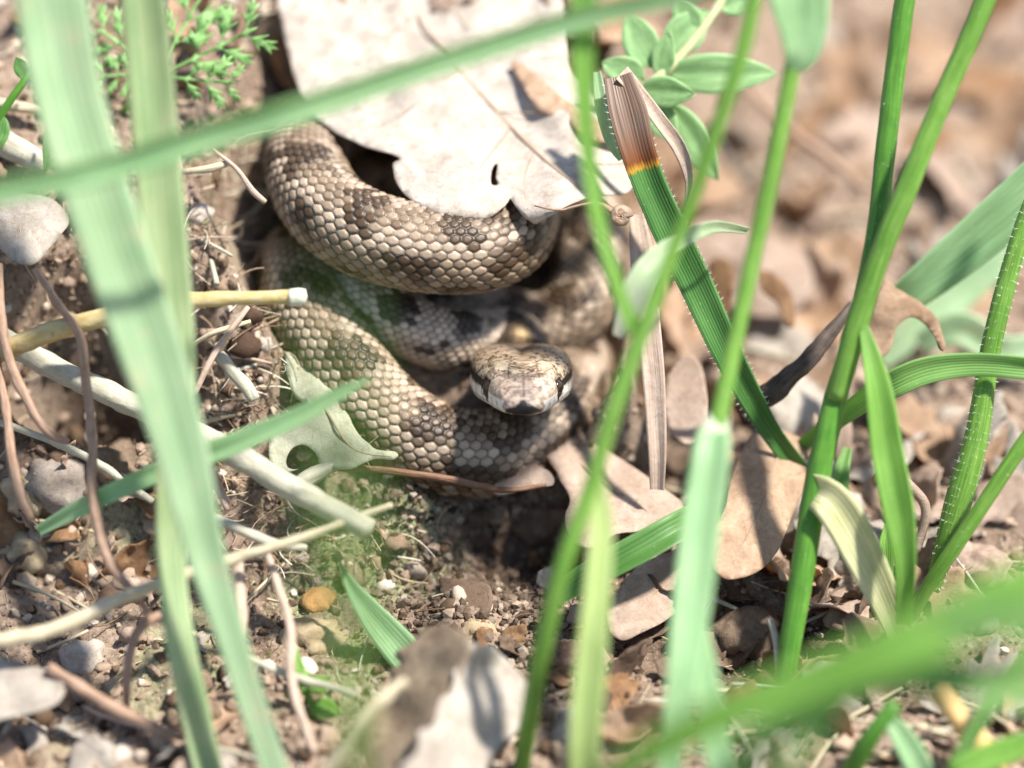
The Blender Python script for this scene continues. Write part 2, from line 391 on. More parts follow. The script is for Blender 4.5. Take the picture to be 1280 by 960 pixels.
def scatter_lumps(name, pts, rmin, rmax, mat, ico_, colf, flat=False):
    n = len(pts); Vb, Fb = ico_; m = len(Vb)
    r = rmin + (rmax - rmin) * rng.random(n) ** 3
    ax = norm(rng.normal(size=(n, 3))); ang = rng.uniform(0, 6.28, n)
    sc = rng.uniform(.55, 1.25, (n, 3)); sc[:, 2] *= .75
    B = Vb[None] * (1 + .33 * rng.uniform(-1, 1, (n, m)))[..., None] * sc[:, None]
    c_, s_ = np.cos(ang)[:, None, None], np.sin(ang)[:, None, None]
    A = ax[:, None]; B = B * c_ + np.cross(np.broadcast_to(A, B.shape), B) * s_ + A * (B * A).sum(-1, keepdims=True) * (1 - c_)
    z = h_full(pts[:, 0], pts[:, 1])
    P = B * r[:, None, None] + np.stack([pts[:, 0], pts[:, 1], z + r * .25], -1)[:, None]
    F = (Fb[None] + (np.arange(n) * m)[:, None, None]).reshape(-1, 3)
    col = np.repeat(colf(n), m, 0)
    return obj(name, mesh(name, P.reshape(-1, 3), F, col=col, smooth=not flat), mat)

def soilcol(n):
    pal = np.array([[.13, .085, .055], [.24, .17, .12], [.36, .27, .2], [.5, .41, .32], [.30, .22, .17], [.08, .05, .035], [.56, .49, .41]])
    return pal[rng.choice(7, n, p=[.17, .24, .22, .11, .14, .08, .04])] * rng.uniform(.8, 1.2, (n, 1))
CRUMB = m_attr('soil_crumb', .95, .1)
box = (-60, -60, 1340, 1010)
tag(scatter_lumps('soil_crumbs', ground_pts(9500, box), .022, .11, CRUMB, I1, soilcol, True), 'loose brown soil crumbs strewn over the bank', 'soil', kind='stuff')
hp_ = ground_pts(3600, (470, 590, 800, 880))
tag(scatter_lumps('hollow_crumbs', hp_, .02, .10, CRUMB, I1, lambda n: soilcol(n) * .55, True), 'crumbly earth with painted shade in the hollow below the snake', 'soil', kind='stuff')  # crumb colours darkened to carry the hollow's shade
gp_ = ground_pts(1000, box); gp_ = gp_[~((np.abs(gp_[:, 0] + .7) < 3.0) & (gp_[:, 1] > -1.3) & (gp_[:, 1] < 4))]
tag(scatter_lumps('gravel', gp_, .07, .24, CRUMB, I2, soilcol), 'small lumps of dry earth and grit on the soil', 'gravel', kind='stuff')

# moss on the bank: a felt of short strands
mp_ = ground_pts(26000, (225, 180, 700, 900))
mv = np.array([fbm(mp_[:, 0] * .8 + 3, mp_[:, 1] * .8, oct=4)])[0] + 1.5 * np.exp(-(((mp_[:, 0] + 2.1) / 1.5) ** 2 + ((mp_[:, 1] + 1.0) / 1.2) ** 2)) - .25
mp_ = mp_[(mv + .8 * rng.normal(size=len(mv)) > .2) & (mp_[:, 0] < -.6) & ((mp_[:, 1] < -.75) | (mp_[:, 0] < -2.7))]
n = len(mp_); z0 = h_full(mp_[:, 0], mp_[:, 1]) - .01
ln = rng.uniform(.03, .13, n); dr = norm(rng.normal(size=(n, 3)) * [1, 1, .6] + [0, -.35, .8])
sd = norm(np.cross(dr, rng.normal(size=(n, 3)))) * rng.uniform(.004, .012, n)[:, None]
p0 = np.stack([mp_[:, 0], mp_[:, 1], z0], -1); p1 = p0 + dr * ln[:, None] * .6; p2 = p0 + (dr + rng.normal(size=(n, 3)) * .35) * ln[:, None]
V = np.stack([p0 - sd, p0 + sd, p1 + sd * .9, p1 - sd * .9, p2], 1).reshape(-1, 3)
i5 = (np.arange(n) * 5)[:, None]
F = np.concatenate([i5 + [0, 1, 2], i5 + [0, 2, 3], i5 + [3, 2, 4]])
pal = np.array([[.15, .18, .055], [.25, .28, .11], [.36, .37, .20], [.33, .27, .17], [.47, .43, .32]])
col = np.repeat(pal[rng.choice(5, n, p=[.26, .28, .2, .14, .12])] * rng.uniform(.75, 1.25, (n, 1)), 5, 0)
tag(obj('moss', mesh('moss', V, F, col=col), m_attr('moss', .9, .1)), 'felt of short green and tan moss on the earth bank', 'moss', kind='stuff')

# ------------------------------------------------------------------ tubes, blades, leaves
def resample(C, step):
    seg = np.linalg.norm(np.diff(C[:, :3], axis=0), axis=1); s = np.concatenate([[0], np.cumsum(seg)])
    n = max(8, int(s[-1] / step)); q = np.linspace(0, s[-1], n)
    return np.stack([np.interp(q, s, C[:, i]) for i in range(C.shape[1])], 1), q

def tube_arrays(C, R, nr=10, jit=.06, seed=0, flat=1.0):
    T = norm(np.gradient(C, axis=0)); ref = np.array([.3, -.5, .8])
    Sd = norm(np.cross(T, ref)); Up = np.cross(Sd, T)
    th = np.linspace(0, 2 * np.pi, nr, endpoint=False)
    s = np.arange(len(C))[:, None]
    rr = R[:, None] * (1 + jit * vnoise(s * .35 + seed, np.cos(th)[None] * 1.5 + 0 * s, np.sin(th)[None] * 1.5 + 0 * s))
    V = C[:, None] + Sd[:, None] * (rr * np.cos(th))[..., None] + Up[:, None] * (rr * flat * np.sin(th))[..., None]
    uv = np.stack(np.broadcast_arrays((th / (2 * np.pi))[None], s * .06), -1).reshape(-1, 2)
    Vv = V.reshape(-1, 3); F = gridF(len(C), nr, True)
    # closed ends
    m = len(Vv); Vv = np.concatenate([Vv, C[:1] - T[:1] * R[0] * .25, C[-1:] + T[-1:] * R[-1] * .25]); uv = np.concatenate([uv, [[0, 0], [0, 1]]])
    j = np.arange(nr); j2 = (j + 1) % nr; l = (len(C) - 1) * nr
    F = np.concatenate([F, np.stack([j2, j, np.full(nr, m), np.full(nr, m)], 1)[:, [0, 1, 2, 2]], np.stack([l + j, l + j2, np.full(nr, m + 1)], 1)[:, [0, 1, 2, 2]]])
    return Vv, F, uv, T

def tri_mesh(name, Vv, F4, uv):
    """quads, of which those with a repeated last corner are triangles"""
    t = F4[:, 2] == F4[:, 3]
    Q = F4[~t]; F = np.concatenate([Q[:, [0, 1, 2]], Q[:, [0, 2, 3]], F4[t][:, :3]])
    return mesh(name, Vv, F, uv=uv)

seed_ = [0]
def tube(name, pts, mat, parent=None, step=.12, nr=10, jit=.06, flat=1.0, hairs=0, wob=0.):
    """pts: rows of world x, y, z, radius"""
    seed_[0] += 3.7
    C = crom(pts, len(pts) * 14); C, q = resample(C, step)
    if wob:
        C[:, :3] += wob * np.stack([vnoise(q * .9 + seed_[0], q * 0 + i) for i in range(3)], 1)
    Vv, F, uv, T = tube_arrays(C[:, :3], np.maximum(C[:, 3], .003), nr, jit, seed_[0], flat)
    o = obj(name, tri_mesh(name, Vv, F, uv), mat, parent)
    if hairs:
        i = rng.integers(1, len(C) - 1, hairs); a_ = rng.uniform(0, 6.28, hairs)
        nrm = norm(np.cross(T[i], norm(rng.normal(size=(hairs, 3))))); hair_part(o if parent is None else parent, C[i, :3] + nrm * C[i, 3:4] * .95, nrm, T[i])
    return o

HAIR = m_twig('stem_hair', (.75, .78, .66), (.85, .88, .78), .6)
def hair_part(parent, P, N, T, ln=.085):
    n = len(P); L = rng.uniform(.4, 1, n)[:, None] * ln
    d = norm(N + .35 * rng.normal(size=(n, 3)) + .3 * T); s = norm(np.cross(d, rng.normal(size=(n, 3)))) * .0018
    V = np.stack([P - s, P + s, P + d * L], 1).reshape(-1, 3); F = np.arange(3 * n).reshape(-1, 3)
    h = obj('hairs', mesh('hairs', V, F, uv=np.zeros((3 * n, 2))), HAIR, parent); h['kind'] = 'stuff'; return h

def px_pts(rows, ground=False):
    """rows: px, py, depth in front of focus, width in pixels -> world x, y, z, half width"""
    out = []
    for px, py, d, wpx in rows:
        p = W(px, py, d); out.append([*p, wpx * PX * (DIST - d) / DIST * .5])
    return np.array(out)

def blade(name, rows, mat, label, cat='grass', group=None, crease=.22, roll=(0, 0), nw=9, parent=None, hairs=0, wave=.02, step=.1, thick=.014):
    """a grass blade: a creased ribbon with thickness, facing roughly the viewer, rolled about its length by roll[0]..roll[1]"""
    C = crom(px_pts(rows), len(rows) * 16); C, q = resample(C, step); n = len(C)
    P, R = C[:, :3], np.maximum(C[:, 3], .006)
    T = norm(np.gradient(P, axis=0)); view = norm(CAM[None] - P)
    Sd = norm(np.cross(T, view)); N = norm(np.cross(Sd, T))
    t = np.linspace(0, 1, n)
    ang = np.radians(roll[0] + (roll[1] - roll[0]) * t); ca, sa = np.cos(ang)[:, None], np.sin(ang)[:, None]
    Sd, N = Sd * ca + N * sa, N * ca - Sd * sa
    u = np.linspace(-1, 1, nw); seed_[0] += 5.1
    wob = wave * vnoise(q[:, None] * .8 + seed_[0], u[None] * 1.2 + seed_[0])
    prof = crease * (np.sqrt(u ** 2 + .03) - .17)
    V = P[:, None] + Sd[:, None] * (R[:, None] * u[None])[..., None] + N[:, None] * (R[:, None] * prof[None] + wob)[..., None]
    Vb = V - N[:, None] * (thick * (1.15 - u ** 2))[None, :, None]
    uv = np.stack(np.broadcast_arrays(((u + 1) / 2)[None], t[:, None]), -1).reshape(-1, 2)
    ring = np.concatenate([V, Vb[:, ::-1]], 1)
    uvr = np.stack(np.broadcast_arrays(np.concatenate([(u + 1) / 2, (u[::-1] + 1) / 2])[None], t[:, None]), -1).reshape(-1, 2)
    o = obj(name, mesh(name, ring.reshape(-1, 3), gridF(n, 2 * nw, True), uv=uvr), mat, parent)
    if label: tag(o, label, cat, group)
    if hairs:
        i = rng.integers(1, n - 1, hairs); sgn = rng.choice([-1, 1], hairs)[:, None]
        hair_part(o, P[i] + Sd[i] * R[i][:, None] * sgn * .98 + N[i] * R[i][:, None] * crease * .8, Sd[i] * sgn, T[i])
    return o

def cdt_fill(loop, holes=(), cell=10.0, jit=.3):
    """triangles filling a closed 2-D outline"""
    def inside(P, poly):
        x, y = P[:, 0], P[:, 1]; r = np.zeros(len(P), bool); a_ = poly; b_ = np.roll(poly, -1, 0)
        for (x1, y1), (x2, y2) in zip(a_, b_):
            cnd = ((y1 > y) != (y2 > y)); r ^= cnd & (x < (x2 - x1) * (y - y1) / (y2 - y1 + 1e-12) + x1)
        return r
    lo, hi = loop.min(0), loop.max(0)
    gx, gy = np.meshgrid(np.arange(lo[0], hi[0], cell), np.arange(lo[1], hi[1], cell * .87), indexing='ij')
    gx = gx + cell * .5 * (np.arange(gx.shape[1]) % 2)[None]
    g = np.stack([gx.ravel(), gy.ravel()], 1) + rng.uniform(-jit, jit, (gx.size, 2)) * cell * .5
    k = inside(g, loop)
    for h in holes: k &= ~inside(g, h)
    # keep clear of the outline
    for q in [loop, *holes]:
        dm = np.min(np.linalg.norm(g[:, None] - q[None], axis=2), axis=1) if len(g) * len(q) < 6e6 else np.full(len(g), 9e9)
        k &= dm > cell * .35
    g = g[k]
    pts = [loop, *holes, g]; allp = np.concatenate([np.asarray(p).reshape(-1, 2) for p in pts])
    edges = []; off = 0
    for q in [loop, *holes]:
        m = len(q); edges += [(off + i, off + (i + 1) % m) for i in range(m)]; off += m
    r = delaunay_2d_cdt([Vector(p) for p in allp], edges, [], 0, 1e-7)
    P = np.array([tuple(v) for v in r[0]]); F = np.array([f for f in r[2] if len(f) == 3])
    cen = P[F].mean(1); k = inside(cen, loop)
    for h in holes: k &= ~inside(cen, h)
    return P, F[k]

def flat_leaf(name, outline, depth, mat, label, cat='leaf', group=None, holes=(), cell=9, nsub=5, thick=.025, ragged=1.2, parent=None):
    """a leaf: outline through photograph points, laid out on the surface depth(px, py) with its own thickness"""
    L = crom(np.array(outline, float), len(outline) * nsub, True)
    L += ragged * np.stack([vnoise(np.arange(len(L)) * .55, np.full(len(L), 3.3 * i)) for i in range(2)], 1)
    H = [crom(np.array(h, float), len(h) * 4, True) for h in holes]
    P, F = cdt_fill(L, H, cell)
    d = depth(P[:, 0], P[:, 1])
    V = np.array([W(x, y, q) for (x, y), q in zip(P, d)])
    uv = (P - P.min(0)) / (P.max(0) - P.min(0)).max()
    # all faces turned the same way
    o = obj(name, mesh(name, V, F[:, ::-1] if True else F, uv=uv), mat, parent)
    md = o.modifiers.new('thickness', 'SOLIDIFY'); md.thickness = thick; md.offset = 0
    if label: tag(o, label, cat, group)
    return o

# ------------------------------------------------------------------ the snake: one continuous lofted body with raised scales
Cc = crom(np.array(way), len(way) * 40)
sarc = np.concatenate([[0], np.cumsum(np.linalg.norm(np.diff(Cc[:, :3], axis=0), axis=1))])
ker = np.exp(-np.linspace(-2, 2, 61) ** 2); ker /= ker.sum()
qf = np.arange(0, sarc[-1], .01)
Cf = np.stack([np.interp(qf, sarc, Cc[:, i]) for i in range(4)], 1)
pad = lambda a_: np.concatenate([2 * a_[:1] - a_[30:0:-1], a_, 2 * a_[-1:] - a_[-2:-32:-1]])
Cf = np.stack([np.convolve(pad(Cf[:, i]), ker, 'valid') for i in range(4)], 1)
qs = [.22 * np.linspace(0, 1, 22) ** 2]; q = .22
qq = list(qs[0])
while q < sarc[-1] - .02:
    q += .0145 if q < 3.0 else .022; qq.append(q)
qq = np.array(qq); nq = len(qq)
CL = np.stack([np.interp(qq, qf, Cf[:, i]) for i in range(4)], 1)
Tg = np.stack([np.interp(qq, qf, np.gradient(Cf[:, i], .01)) for i in range(3)], 1)
Tg = -norm(Tg)                                   # towards the snout
hb_ = sstep(2.2, 3.6, qq)[:, None]
upr = norm(UPV)[None] * (1 - hb_) + norm(np.array([.0, -.25, 1.]))[None] * hb_
Sd = norm(np.cross(upr, Tg)); Up = np.cross(Tg, Sd)
tq = [0, .02, .06, .12, .25, .45, .7, .9, 1.1, 1.4, 1.7, 1.95, 2.15, 2.4, 3.0]
tw = [0, .10, .17, .235, .32, .41, .50, .56, .63, .725, .76, .74, .65, .50, .42]
tt = [0, .055, .10, .15, .21, .28, .34, .375, .395, .41, .43, .43, .35, .29, .41]
tb = [0, .05, .09, .12, .16, .205, .245, .27, .29, .32, .35, .36, .37, .38, .42]
def tab(t_): return np.where(qq < 3.0, np.interp(qq, tq, t_), CL[:, 3])
def soft(v):
    k = np.exp(-np.linspace(-2, 2, 15) ** 2); k /= k.sum(); o_ = np.convolve(np.pad(v, 7, 'edge'), k, 'valid')
    f = sstep(.12, .3, qq) * (1 - sstep(3.2, 3.4, qq)); return v * (1 - f) + o_ * f
HW, HT, HB = soft(tab(tw)), soft(tab(tt)), soft(tab(tb))
th = np.linspace(-np.pi, np.pi, NR, endpoint=False)        # 0 = along the back
ex = (2 / np.interp(qq, [0, .3, 1.0, 1.4, 2.0, 2.4, 2.8], [2.1, 2.6, 3.1, 3.6, 3.6, 2.4, 2.0]))[:, None]
sx_, cx_ = np.sin(th)[None], np.cos(th)[None]
LX = HW[:, None] * np.sign(sx_) * np.abs(sx_) ** ex
LZ = np.where(cx_ > 0, HT[:, None], HB[:, None]) * np.sign(cx_) * np.abs(cx_) ** ex
Q2 = np.broadcast_to(qq[:, None], LX.shape)
ALX = np.abs(LX)
headm = 1 - sstep(1.95, 2.45, Q2 + .12 * np.cos(LX * 6))
# brow ridge, cheek hollow in front of the eye, furrow between the two parietal bulges
LZ = LZ + headm * (.035 * np.exp(-(((Q2 - .86) / .24) ** 2 + ((ALX - .40) / .09) ** 2)) - .085 * np.exp(-((Q2 - 1.95) / .33) ** 2 - (LX / .09) ** 2) + .03 * np.exp(-(((Q2 - 1.65) / .35) ** 2 + ((ALX - .33) / .2) ** 2)) - .025 * np.exp(-(((Q2 - .75) / .3) ** 2 + (LX / .16) ** 2))) * (cx_ > 0)
NORM = Sd[:, None] * LX[..., None] / np.maximum(HW[:, None, None], .02) + Up[:, None] * LZ[..., None] / np.maximum(HT[:, None, None], .02)
NORM = norm(NORM)
POS = CL[:, None, :3] + Sd[:, None] * LX[..., None] + Up[:, None] * LZ[..., None]
# scale lattice
dq = np.gradient(qq); ucoord = np.cumsum(dq / (np.maximum(CL[:, 3], .05) * KS)); ucoord -= np.interp(2.0, qq, ucoord)
U2 = np.broadcast_to(ucoord[:, None], LX.shape); V2 = np.broadcast_to((th + np.pi)[None] / (2 * np.pi) * NROWS, LX.shape)
d1 = np.full(LX.shape, 9.); d2 = np.full(LX.shape, 9.); cu = np.zeros(LX.shape); cv = np.zeros(LX.shape)
for rr in (-1, 0, 1, 2):
    vr = np.floor(V2) + rr; offs = .5 * (np.mod(vr, 2))
    ub = np.round(U2 - offs) + offs
    for du in (-1, 0, 1):
        uc = ub + du
        jx = .10 * (_hash(uc * 2, np.mod(vr, NROWS), uc * 0 + 5) - .5)
        dd = ((np.abs(U2 - uc - jx)) ** 1.55 + (np.abs(V2 - vr) * .84) ** 1.55) ** (1 / 1.55)
        nw_ = dd < d1
        d2 = np.where(nw_, d1, np.minimum(d2, dd)); cu = np.where(nw_, uc, cu); cv = np.where(nw_, vr, cv); d1 = np.where(nw_, dd, d1)
edge = d2 - d1; cvm = np.mod(cv, NROWS)
R2 = np.broadcast_to(CL[:, 3][:, None], LX.shape)
dome = sstep(0, .34, edge)
hgt = R2 * (.050 * dome + .040 * np.clip(U2 - cu, -.5, .5) * sstep(0, .2, edge)) * (1 - headm)
# head plates: furrows between them
def line(dist, wd=.012): return np.exp(-(dist / wd) ** 2)
top = (cx_ > .15)
fur = line(LX) * ((Q2 > 1.42) & (Q2 < 2.1))                                    # between the parietals
fur = np.maximum(fur, line(LX) * (Q2 < .62) * (Q2 > .12))                      # between the prefrontals and internasals
fur = np.maximum(fur, line(Q2 - (1.42 - ALX * .75)) * (ALX < .36))             # frontal to parietals
fur = np.maximum(fur, line(Q2 - .62 - .05 * np.cos(LX * 9)) * (ALX < .36))
fur = np.maximum(fur, line(Q2 - .34 - .12 * ALX) * (ALX < .3))
fur = np.maximum(fur, line(ALX - (.17 + .06 * (1 - (Q2 - .62) / .8))) * ((Q2 > .62) & (Q2 < 1.35)))
fur = fur * top
lab = np.zeros_like(LX)
for s0 in (.22, .40, .58, .78, 1.0, 1.26, 1.52): lab = np.maximum(lab, line(Q2 - s0 - .12 * (LZ + .05), .013))
side = (cx_ < .42) & (cx_ > -.62)
lipz = -.12 - .02 * Q2
lab = lab * side * (LZ > lipz) * (LZ < .0 + .02 * Q2)
mouth = line(LZ - lipz, .014) * (cx_ < .2) * (cx_ > -.9)
hgt = hgt - headm * (.012 * fur + .010 * lab + .022 * mouth) + headm * .004 * fbm(LX * 22, LZ * 22, Q2 * 22, oct=2)
POS = POS + NORM * hgt[..., None]
# colours: every scale has one colour of its own
thc = (cvm / NROWS * 2 * np.pi) - np.pi; ac = np.abs(thc)
rs = _hash(cu * 2, cvm, cu * 0 + 1); rs2 = _hash(cu * 2, cvm, cu * 0 + 2)
light, tan, brown, dark = np.array([.52, .405, .305]), np.array([.235, .165, .105]), np.array([.075, .044, .023]), np.array([.05, .032, .022])
sg = np.sign(thc); per = 8.4
bar = np.abs(np.mod(cu + .8 * vnoise(cu * .13, sg), per) / per - .5) * 2           # 0 on a dark cross bar of the back
bl = np.clip(1.5 - bar * 2.6, 0, 1) * (1 - sstep(.42, .75, ac))
lat = np.abs(np.mod(cu + per / 2 + 1.2 * vnoise(cu * .2, sg * 7), per) / per - .5) * 2
bl = np.maximum(bl, np.clip(1.25 - lat * 2.3, 0, 1) * np.exp(-((ac - 1.12) / .24) ** 2))
bl = np.maximum(bl, .85 * np.clip(1.1 - bar * 2.6, 0, 1) * np.exp(-((ac - 1.75) / .2) ** 2))
qD0, qD1 = [float(sarc[np.argmin(np.linalg.norm(Cc[:, :3] - W(*p_)[None], axis=1))]) for p_ in ((520, 545, -.6), (706, 495, -2.4))]
qA0, qA1 = [float(sarc[np.argmin(np.linalg.norm(Cc[:, :3] - W(*p_)[None], axis=1))]) for p_ in ((565, 313, -.28), (648, 254, -1.8))]
dk = sstep(qD0 - .8, qD0 + .8, Q2) * (1 - sstep(qD1, qD1 + 1, Q2)) + sstep(qA0 - .5, qA0 + .6, Q2) * (1 - sstep(qA1, qA1 + 1, Q2))
bl = bl + .30 * dk  # denser blotches; on the upper coil they also paint in the leaf's shade
mask = np.clip((bl + .9 * (rs - .5) + .25 * vnoise(cu * .5, cvm * .5) - .34) / .3, 0, 1)
lt = np.clip(.72 * np.exp(-((ac - .62) / .26) ** 2) + .45 * (rs2 - .4) + .10 + .25 * sstep(1.9, 2.5, ac), 0, 1)
neckw = (1 - sstep(6.5, 9.5, Q2)) * sstep(2.5, 3.4, Q2)
lt = np.clip(lt + neckw * .75, 0, 1.45)
CO = tan + (light - tan) * lt[..., None]
CO = CO * (1 - mask[..., None]) + (brown * (.7 + .6 * rs2[..., None]) * (1 - neckw[..., None]) + dark * neckw[..., None]) * mask[..., None]
CO = CO * (.74 + .46 * rs[..., None]); CO = CO * (1 - (.5 * mask * (1 - sstep(.12, .4, edge)))[..., None])
skin = (1 - sstep(.03, .2, edge)); CO = CO * (1 - .80 * skin[..., None]) + np.array([.03, .02, .012]) * .8 * skin[..., None]
hindrim = sstep(.20, .46, U2 - cu) * (1 - skin); CO = CO * (1 - .28 * hindrim[..., None])
# head
mot = fbm(LX * 9 + 4, Q2 * 9, LZ * 9, oct=4, gain=.65); spk = fbm(LX * 26, Q2 * 26 + 7, LZ * 26, oct=2)
hc = np.array([.26, .18, .11]) + (np.array([.60, .48, .35]) - np.array([.26, .18, .11])) * np.clip(.5 + mot, 0, 1)[..., None]
snw = (1 - sstep(.45, .9, Q2 + .2 * mot))[..., None]; hc = hc * (1 - snw) + np.array([.58, .44, .34]) * (.9 + .4 * mot[..., None]) * snw
par = sstep(1.0, 1.5, Q2 + .2 * mot) * np.clip(.45 + 1.6 * mot, 0, 1); hc = hc * (1 - .62 * par[..., None]) + np.array([.17, .10, .055]) * .62 * par[..., None]
spd = np.clip((spk - .26) / .14, 0, 1) * (.5 + .4 * sstep(.4, 1.1, Q2)); hc = hc * (1 - .85 * spd[..., None])
sup = np.exp(-(((Q2 - 1.02) / .14) ** 4 + ((ALX - .33) / .09) ** 4)); hc = hc * (1 - .7 * sup[..., None]) + np.array([.56, .45, .31]) * .7 * sup[..., None]
bandx = np.exp(-(((Q2 - .70 - .1 * spk) / .055) ** 2)) * (ALX < .3) * .7; hc = hc * (1 - bandx[..., None]) + np.array([.10, .06, .04]) * bandx[..., None]
lw = ((LZ < .055 - .03 * (Q2 - .6)) & (ALX > HW[:, None] * .6) & (Q2 < 1.75)).astype(float); lw[Q2 < .2] = 0
hc = hc * (1 - lw[..., None]) + np.array([.82, .76, .66]) * lw[..., None]
hc = hc * (1 - .5 * (fur * top)[..., None]); hc = hc * (1 - .92 * lab[..., None]); hc = hc * (1 - .9 * mouth[..., None])
strz = .10 + .035 * (Q2 - .9) + .012 * mot
st = ((np.abs(LZ - strz) < .062) & (Q2 > .80) & (Q2 < 1.9) & (ALX > HW[:, None] * .72)) | ((np.abs(Q2 - .80 - .15 * LZ) < .035) & (LZ < .1) & (LZ > lipz) & side & (ALX > .3)) | ((np.abs(Q2 - .83) < .12) & (np.abs(LZ - .08) < .14) & (ALX > HW[:, None] * .8))
ros = (LZ < .115 - .6 * ALX + .02 * mot) & (Q2 < .4) & (ALX < .27 + .02 * mot)
hc = np.where((st | ros)[..., None], np.array([.012, .010, .010]), hc)
chin = (LZ < lipz - .015) & (Q2 > .06); hc = np.where(chin[..., None], np.array([.55, .50, .43]), hc)
CO = CO * (1 - headm[..., None]) + hc * headm[..., None]
# dark collar behind the head with a pale middle
colr = np.exp(-(((Q2 - 2.75 + .25 * ALX) / .55) ** 4)) * (cx_ > -.1)
CO = CO * (1 - .88 * colr[..., None]) + np.array([.035, .022, .014]) * .88 * colr[..., None]
pale = .9 * np.exp(-(((Q2 - 2.72) / .2) ** 2 + (LX / .10) ** 2)) * (cx_ > 0); CO = CO * (1 - pale[..., None]) + np.array([.66, .46, .24]) * pale[..., None]
b = NB('snake_skin'); at = b.n('ShaderNodeAttribute'); at.attribute_name = 'Col'; co = b.co('Object')
c = b.mix(.4, at.outputs[0], b.mix(b.step(b.noise(co, 30, 4, .65), .3, .7), (.6, .57, .53), (1.2, 1.2, 1.2)), 'MULTIPLY')
SKIN = b.bsdf(c, .45, .40, b.bump(b.noise(co, 70, 3, .6), .12, .008))
snake = empty('snake', tuple(G(560, 480)))
def rel(o, par):
    bpy.context.view_layer.update(); o.parent = par; o.matrix_parent_inverse = par.matrix_world.inverted(); return o
body = obj('body', mesh('snake_body', POS.reshape(-1, 3), gridF(nq, NR, True), col=np.clip(CO, 0, 1).reshape(-1, 3)), SKIN); rel(body, snake)
tag(snake, 'coiled brown blotched snake with a black nose tip, head raised', 'snake')
# eyes
b = NB('snake_eye'); sxn = b.n('ShaderNodeSeparateXYZ'); b.set(sxn, 0, b.co('Object'))
EYE = b.bsdf((.035, .022, .014), .08, .6)
b = NB('pupil'); PUP = b.bsdf((.004, .004, .004), .06, .6)
for sgn in (-1, 1):
    iq = int(np.argmin(np.abs(qq - .83))); zc = .085
    c0 = CL[iq, :3] + Sd[iq] * sgn * (HW[iq] - .065) + Up[iq] * zc
    out = norm((Sd[iq] * sgn * .8 + Tg[iq] * .5 + Up[iq] * .25)[None])[0]
    Vv, Ff = I3
    e_ = obj('eye', mesh('eye', c0 + Vv * [.115, .115, .125], Ff), EYE); rel(e_, snake)
    pv = norm(Vv) * .118; k_ = norm(Vv) @ out > .80
    fk = k_[Ff].all(1); uq, inv = np.unique(Ff[fk], return_inverse=True); pu = obj('pupil', mesh('pupil', c0 + pv[uq], inv.reshape(-1, 3)), PUP); rel(pu, e_)

# ------------------------------------------------------------------ the big pale oak leaf over the coils
def oak_depth(x, y):
    d = .18 - (275 - y) * PX * .92 + .0012 * (x - 560) * .4
    d = d + .24 * vnoise(x / 80., y / 80.) + .07 * vnoise(x / 30., y / 30.)
    d = d - .30 * np.exp(-((y - 285 + .0 * x) / 14.) ** 2)                       # the rim turns down
    rib = np.abs((x - 505) * .62 - (y - 30) * .78) / 100.
    return d - .12 * np.exp(-(rib / .35) ** 2) - .5 * sstep(690, 800, x)
leaf_big = empty('oak_leaf', tuple(W(560, 200, -1.2)))
tag(leaf_big, 'large bleached lobed oak leaf roofing the coiled snake', 'leaf')
def lf(*a_, **k_):
    o = flat_leaf(*a_, **k_); return o
lo = lf('leaf_blade', [(300, -70), (338, -30), (350, 20), (360, 66), (370, 104), (388, 136), (418, 164), (458, 184), (500, 197), (491, 206), (496, 228), (514, 250), (546, 268), (580, 277), (608, 274), (628, 261), (637, 249), (645, 260), (667, 279), (688, 270), (712, 256), (742, 246), (786, 240), (794, 214), (774, 176), (770, 140), (744, 108), (716, 92), (708, 40), (700, -30), (690, -80), (500, -90)],
        oak_depth, OAK_PALE, None, holes=[[(614, 216), (618, 206), (622, 207), (620, 222), (623, 231), (614, 231)]], cell=8)
rel(lo, leaf_big)
def on(fn, path, lift, r0, r1):
    n = len(path); return np.array([[*W(x, y, float(fn(np.array([float(x)]), np.array([float(y)]))[0]) + lift), r0 + (r1 - r0) * i / (n - 1)] for i, (x, y) in enumerate(path)])
VEIN = m_twig('leaf_vein', (.30, .21, .14), (.42, .31, .22), .6)
for path, r0, r1 in [([(455, -60), (520, 20), (572, 84), (622, 140), (668, 188), (716, 228), (770, 262)], .022, .04),
                     ([(572, 84), (520, 130), (470, 160)], .012, .004), ([(640, 158), (600, 210), (572, 258)], .013, .004), ([(600, 115), (560, 160), (520, 185)], .01, .004),
                     ([(520, 20), (450, 70), (395, 110)], .014, .004), ([(668, 188), (655, 225), (660, 262)], .011, .004), ([(560, 70), (620, 60), (690, 20)], .012, .004), ([(622, 140), (690, 140), (750, 125)], .012, .004), ([(690, 208), (740, 205), (785, 205)], .011, .004)]:
    rel(tube('vein', on(oak_depth, path, .012, r0, r1), VEIN, nr=6, step=.15), leaf_big)
pet = np.array([[*W(770, 262, .05), .04], [*W(776, 268, .2), .035], [*W(784, 274, .3), .04]])
tag(tube('petiole', pet, TWIG_BR, nr=8), None); rel(bpy.data.objects['petiole'], leaf_big)
# curled brown flank of another leaf under it
tag(flat_leaf('oak_leaf', [(300, -60), (318, -20), (322, 30), (338, 70), (352, 105), (378, 112), (372, 80), (366, 30), (356, -20), (350, -70)], lambda x, y: -1.5 - (300 - y) * PX * .55 - .9 * sstep(345, 310, x), OAK_BROWN, 'dark brown leaf flank tucked under the large bleached oak leaf'), None, 'leaf')
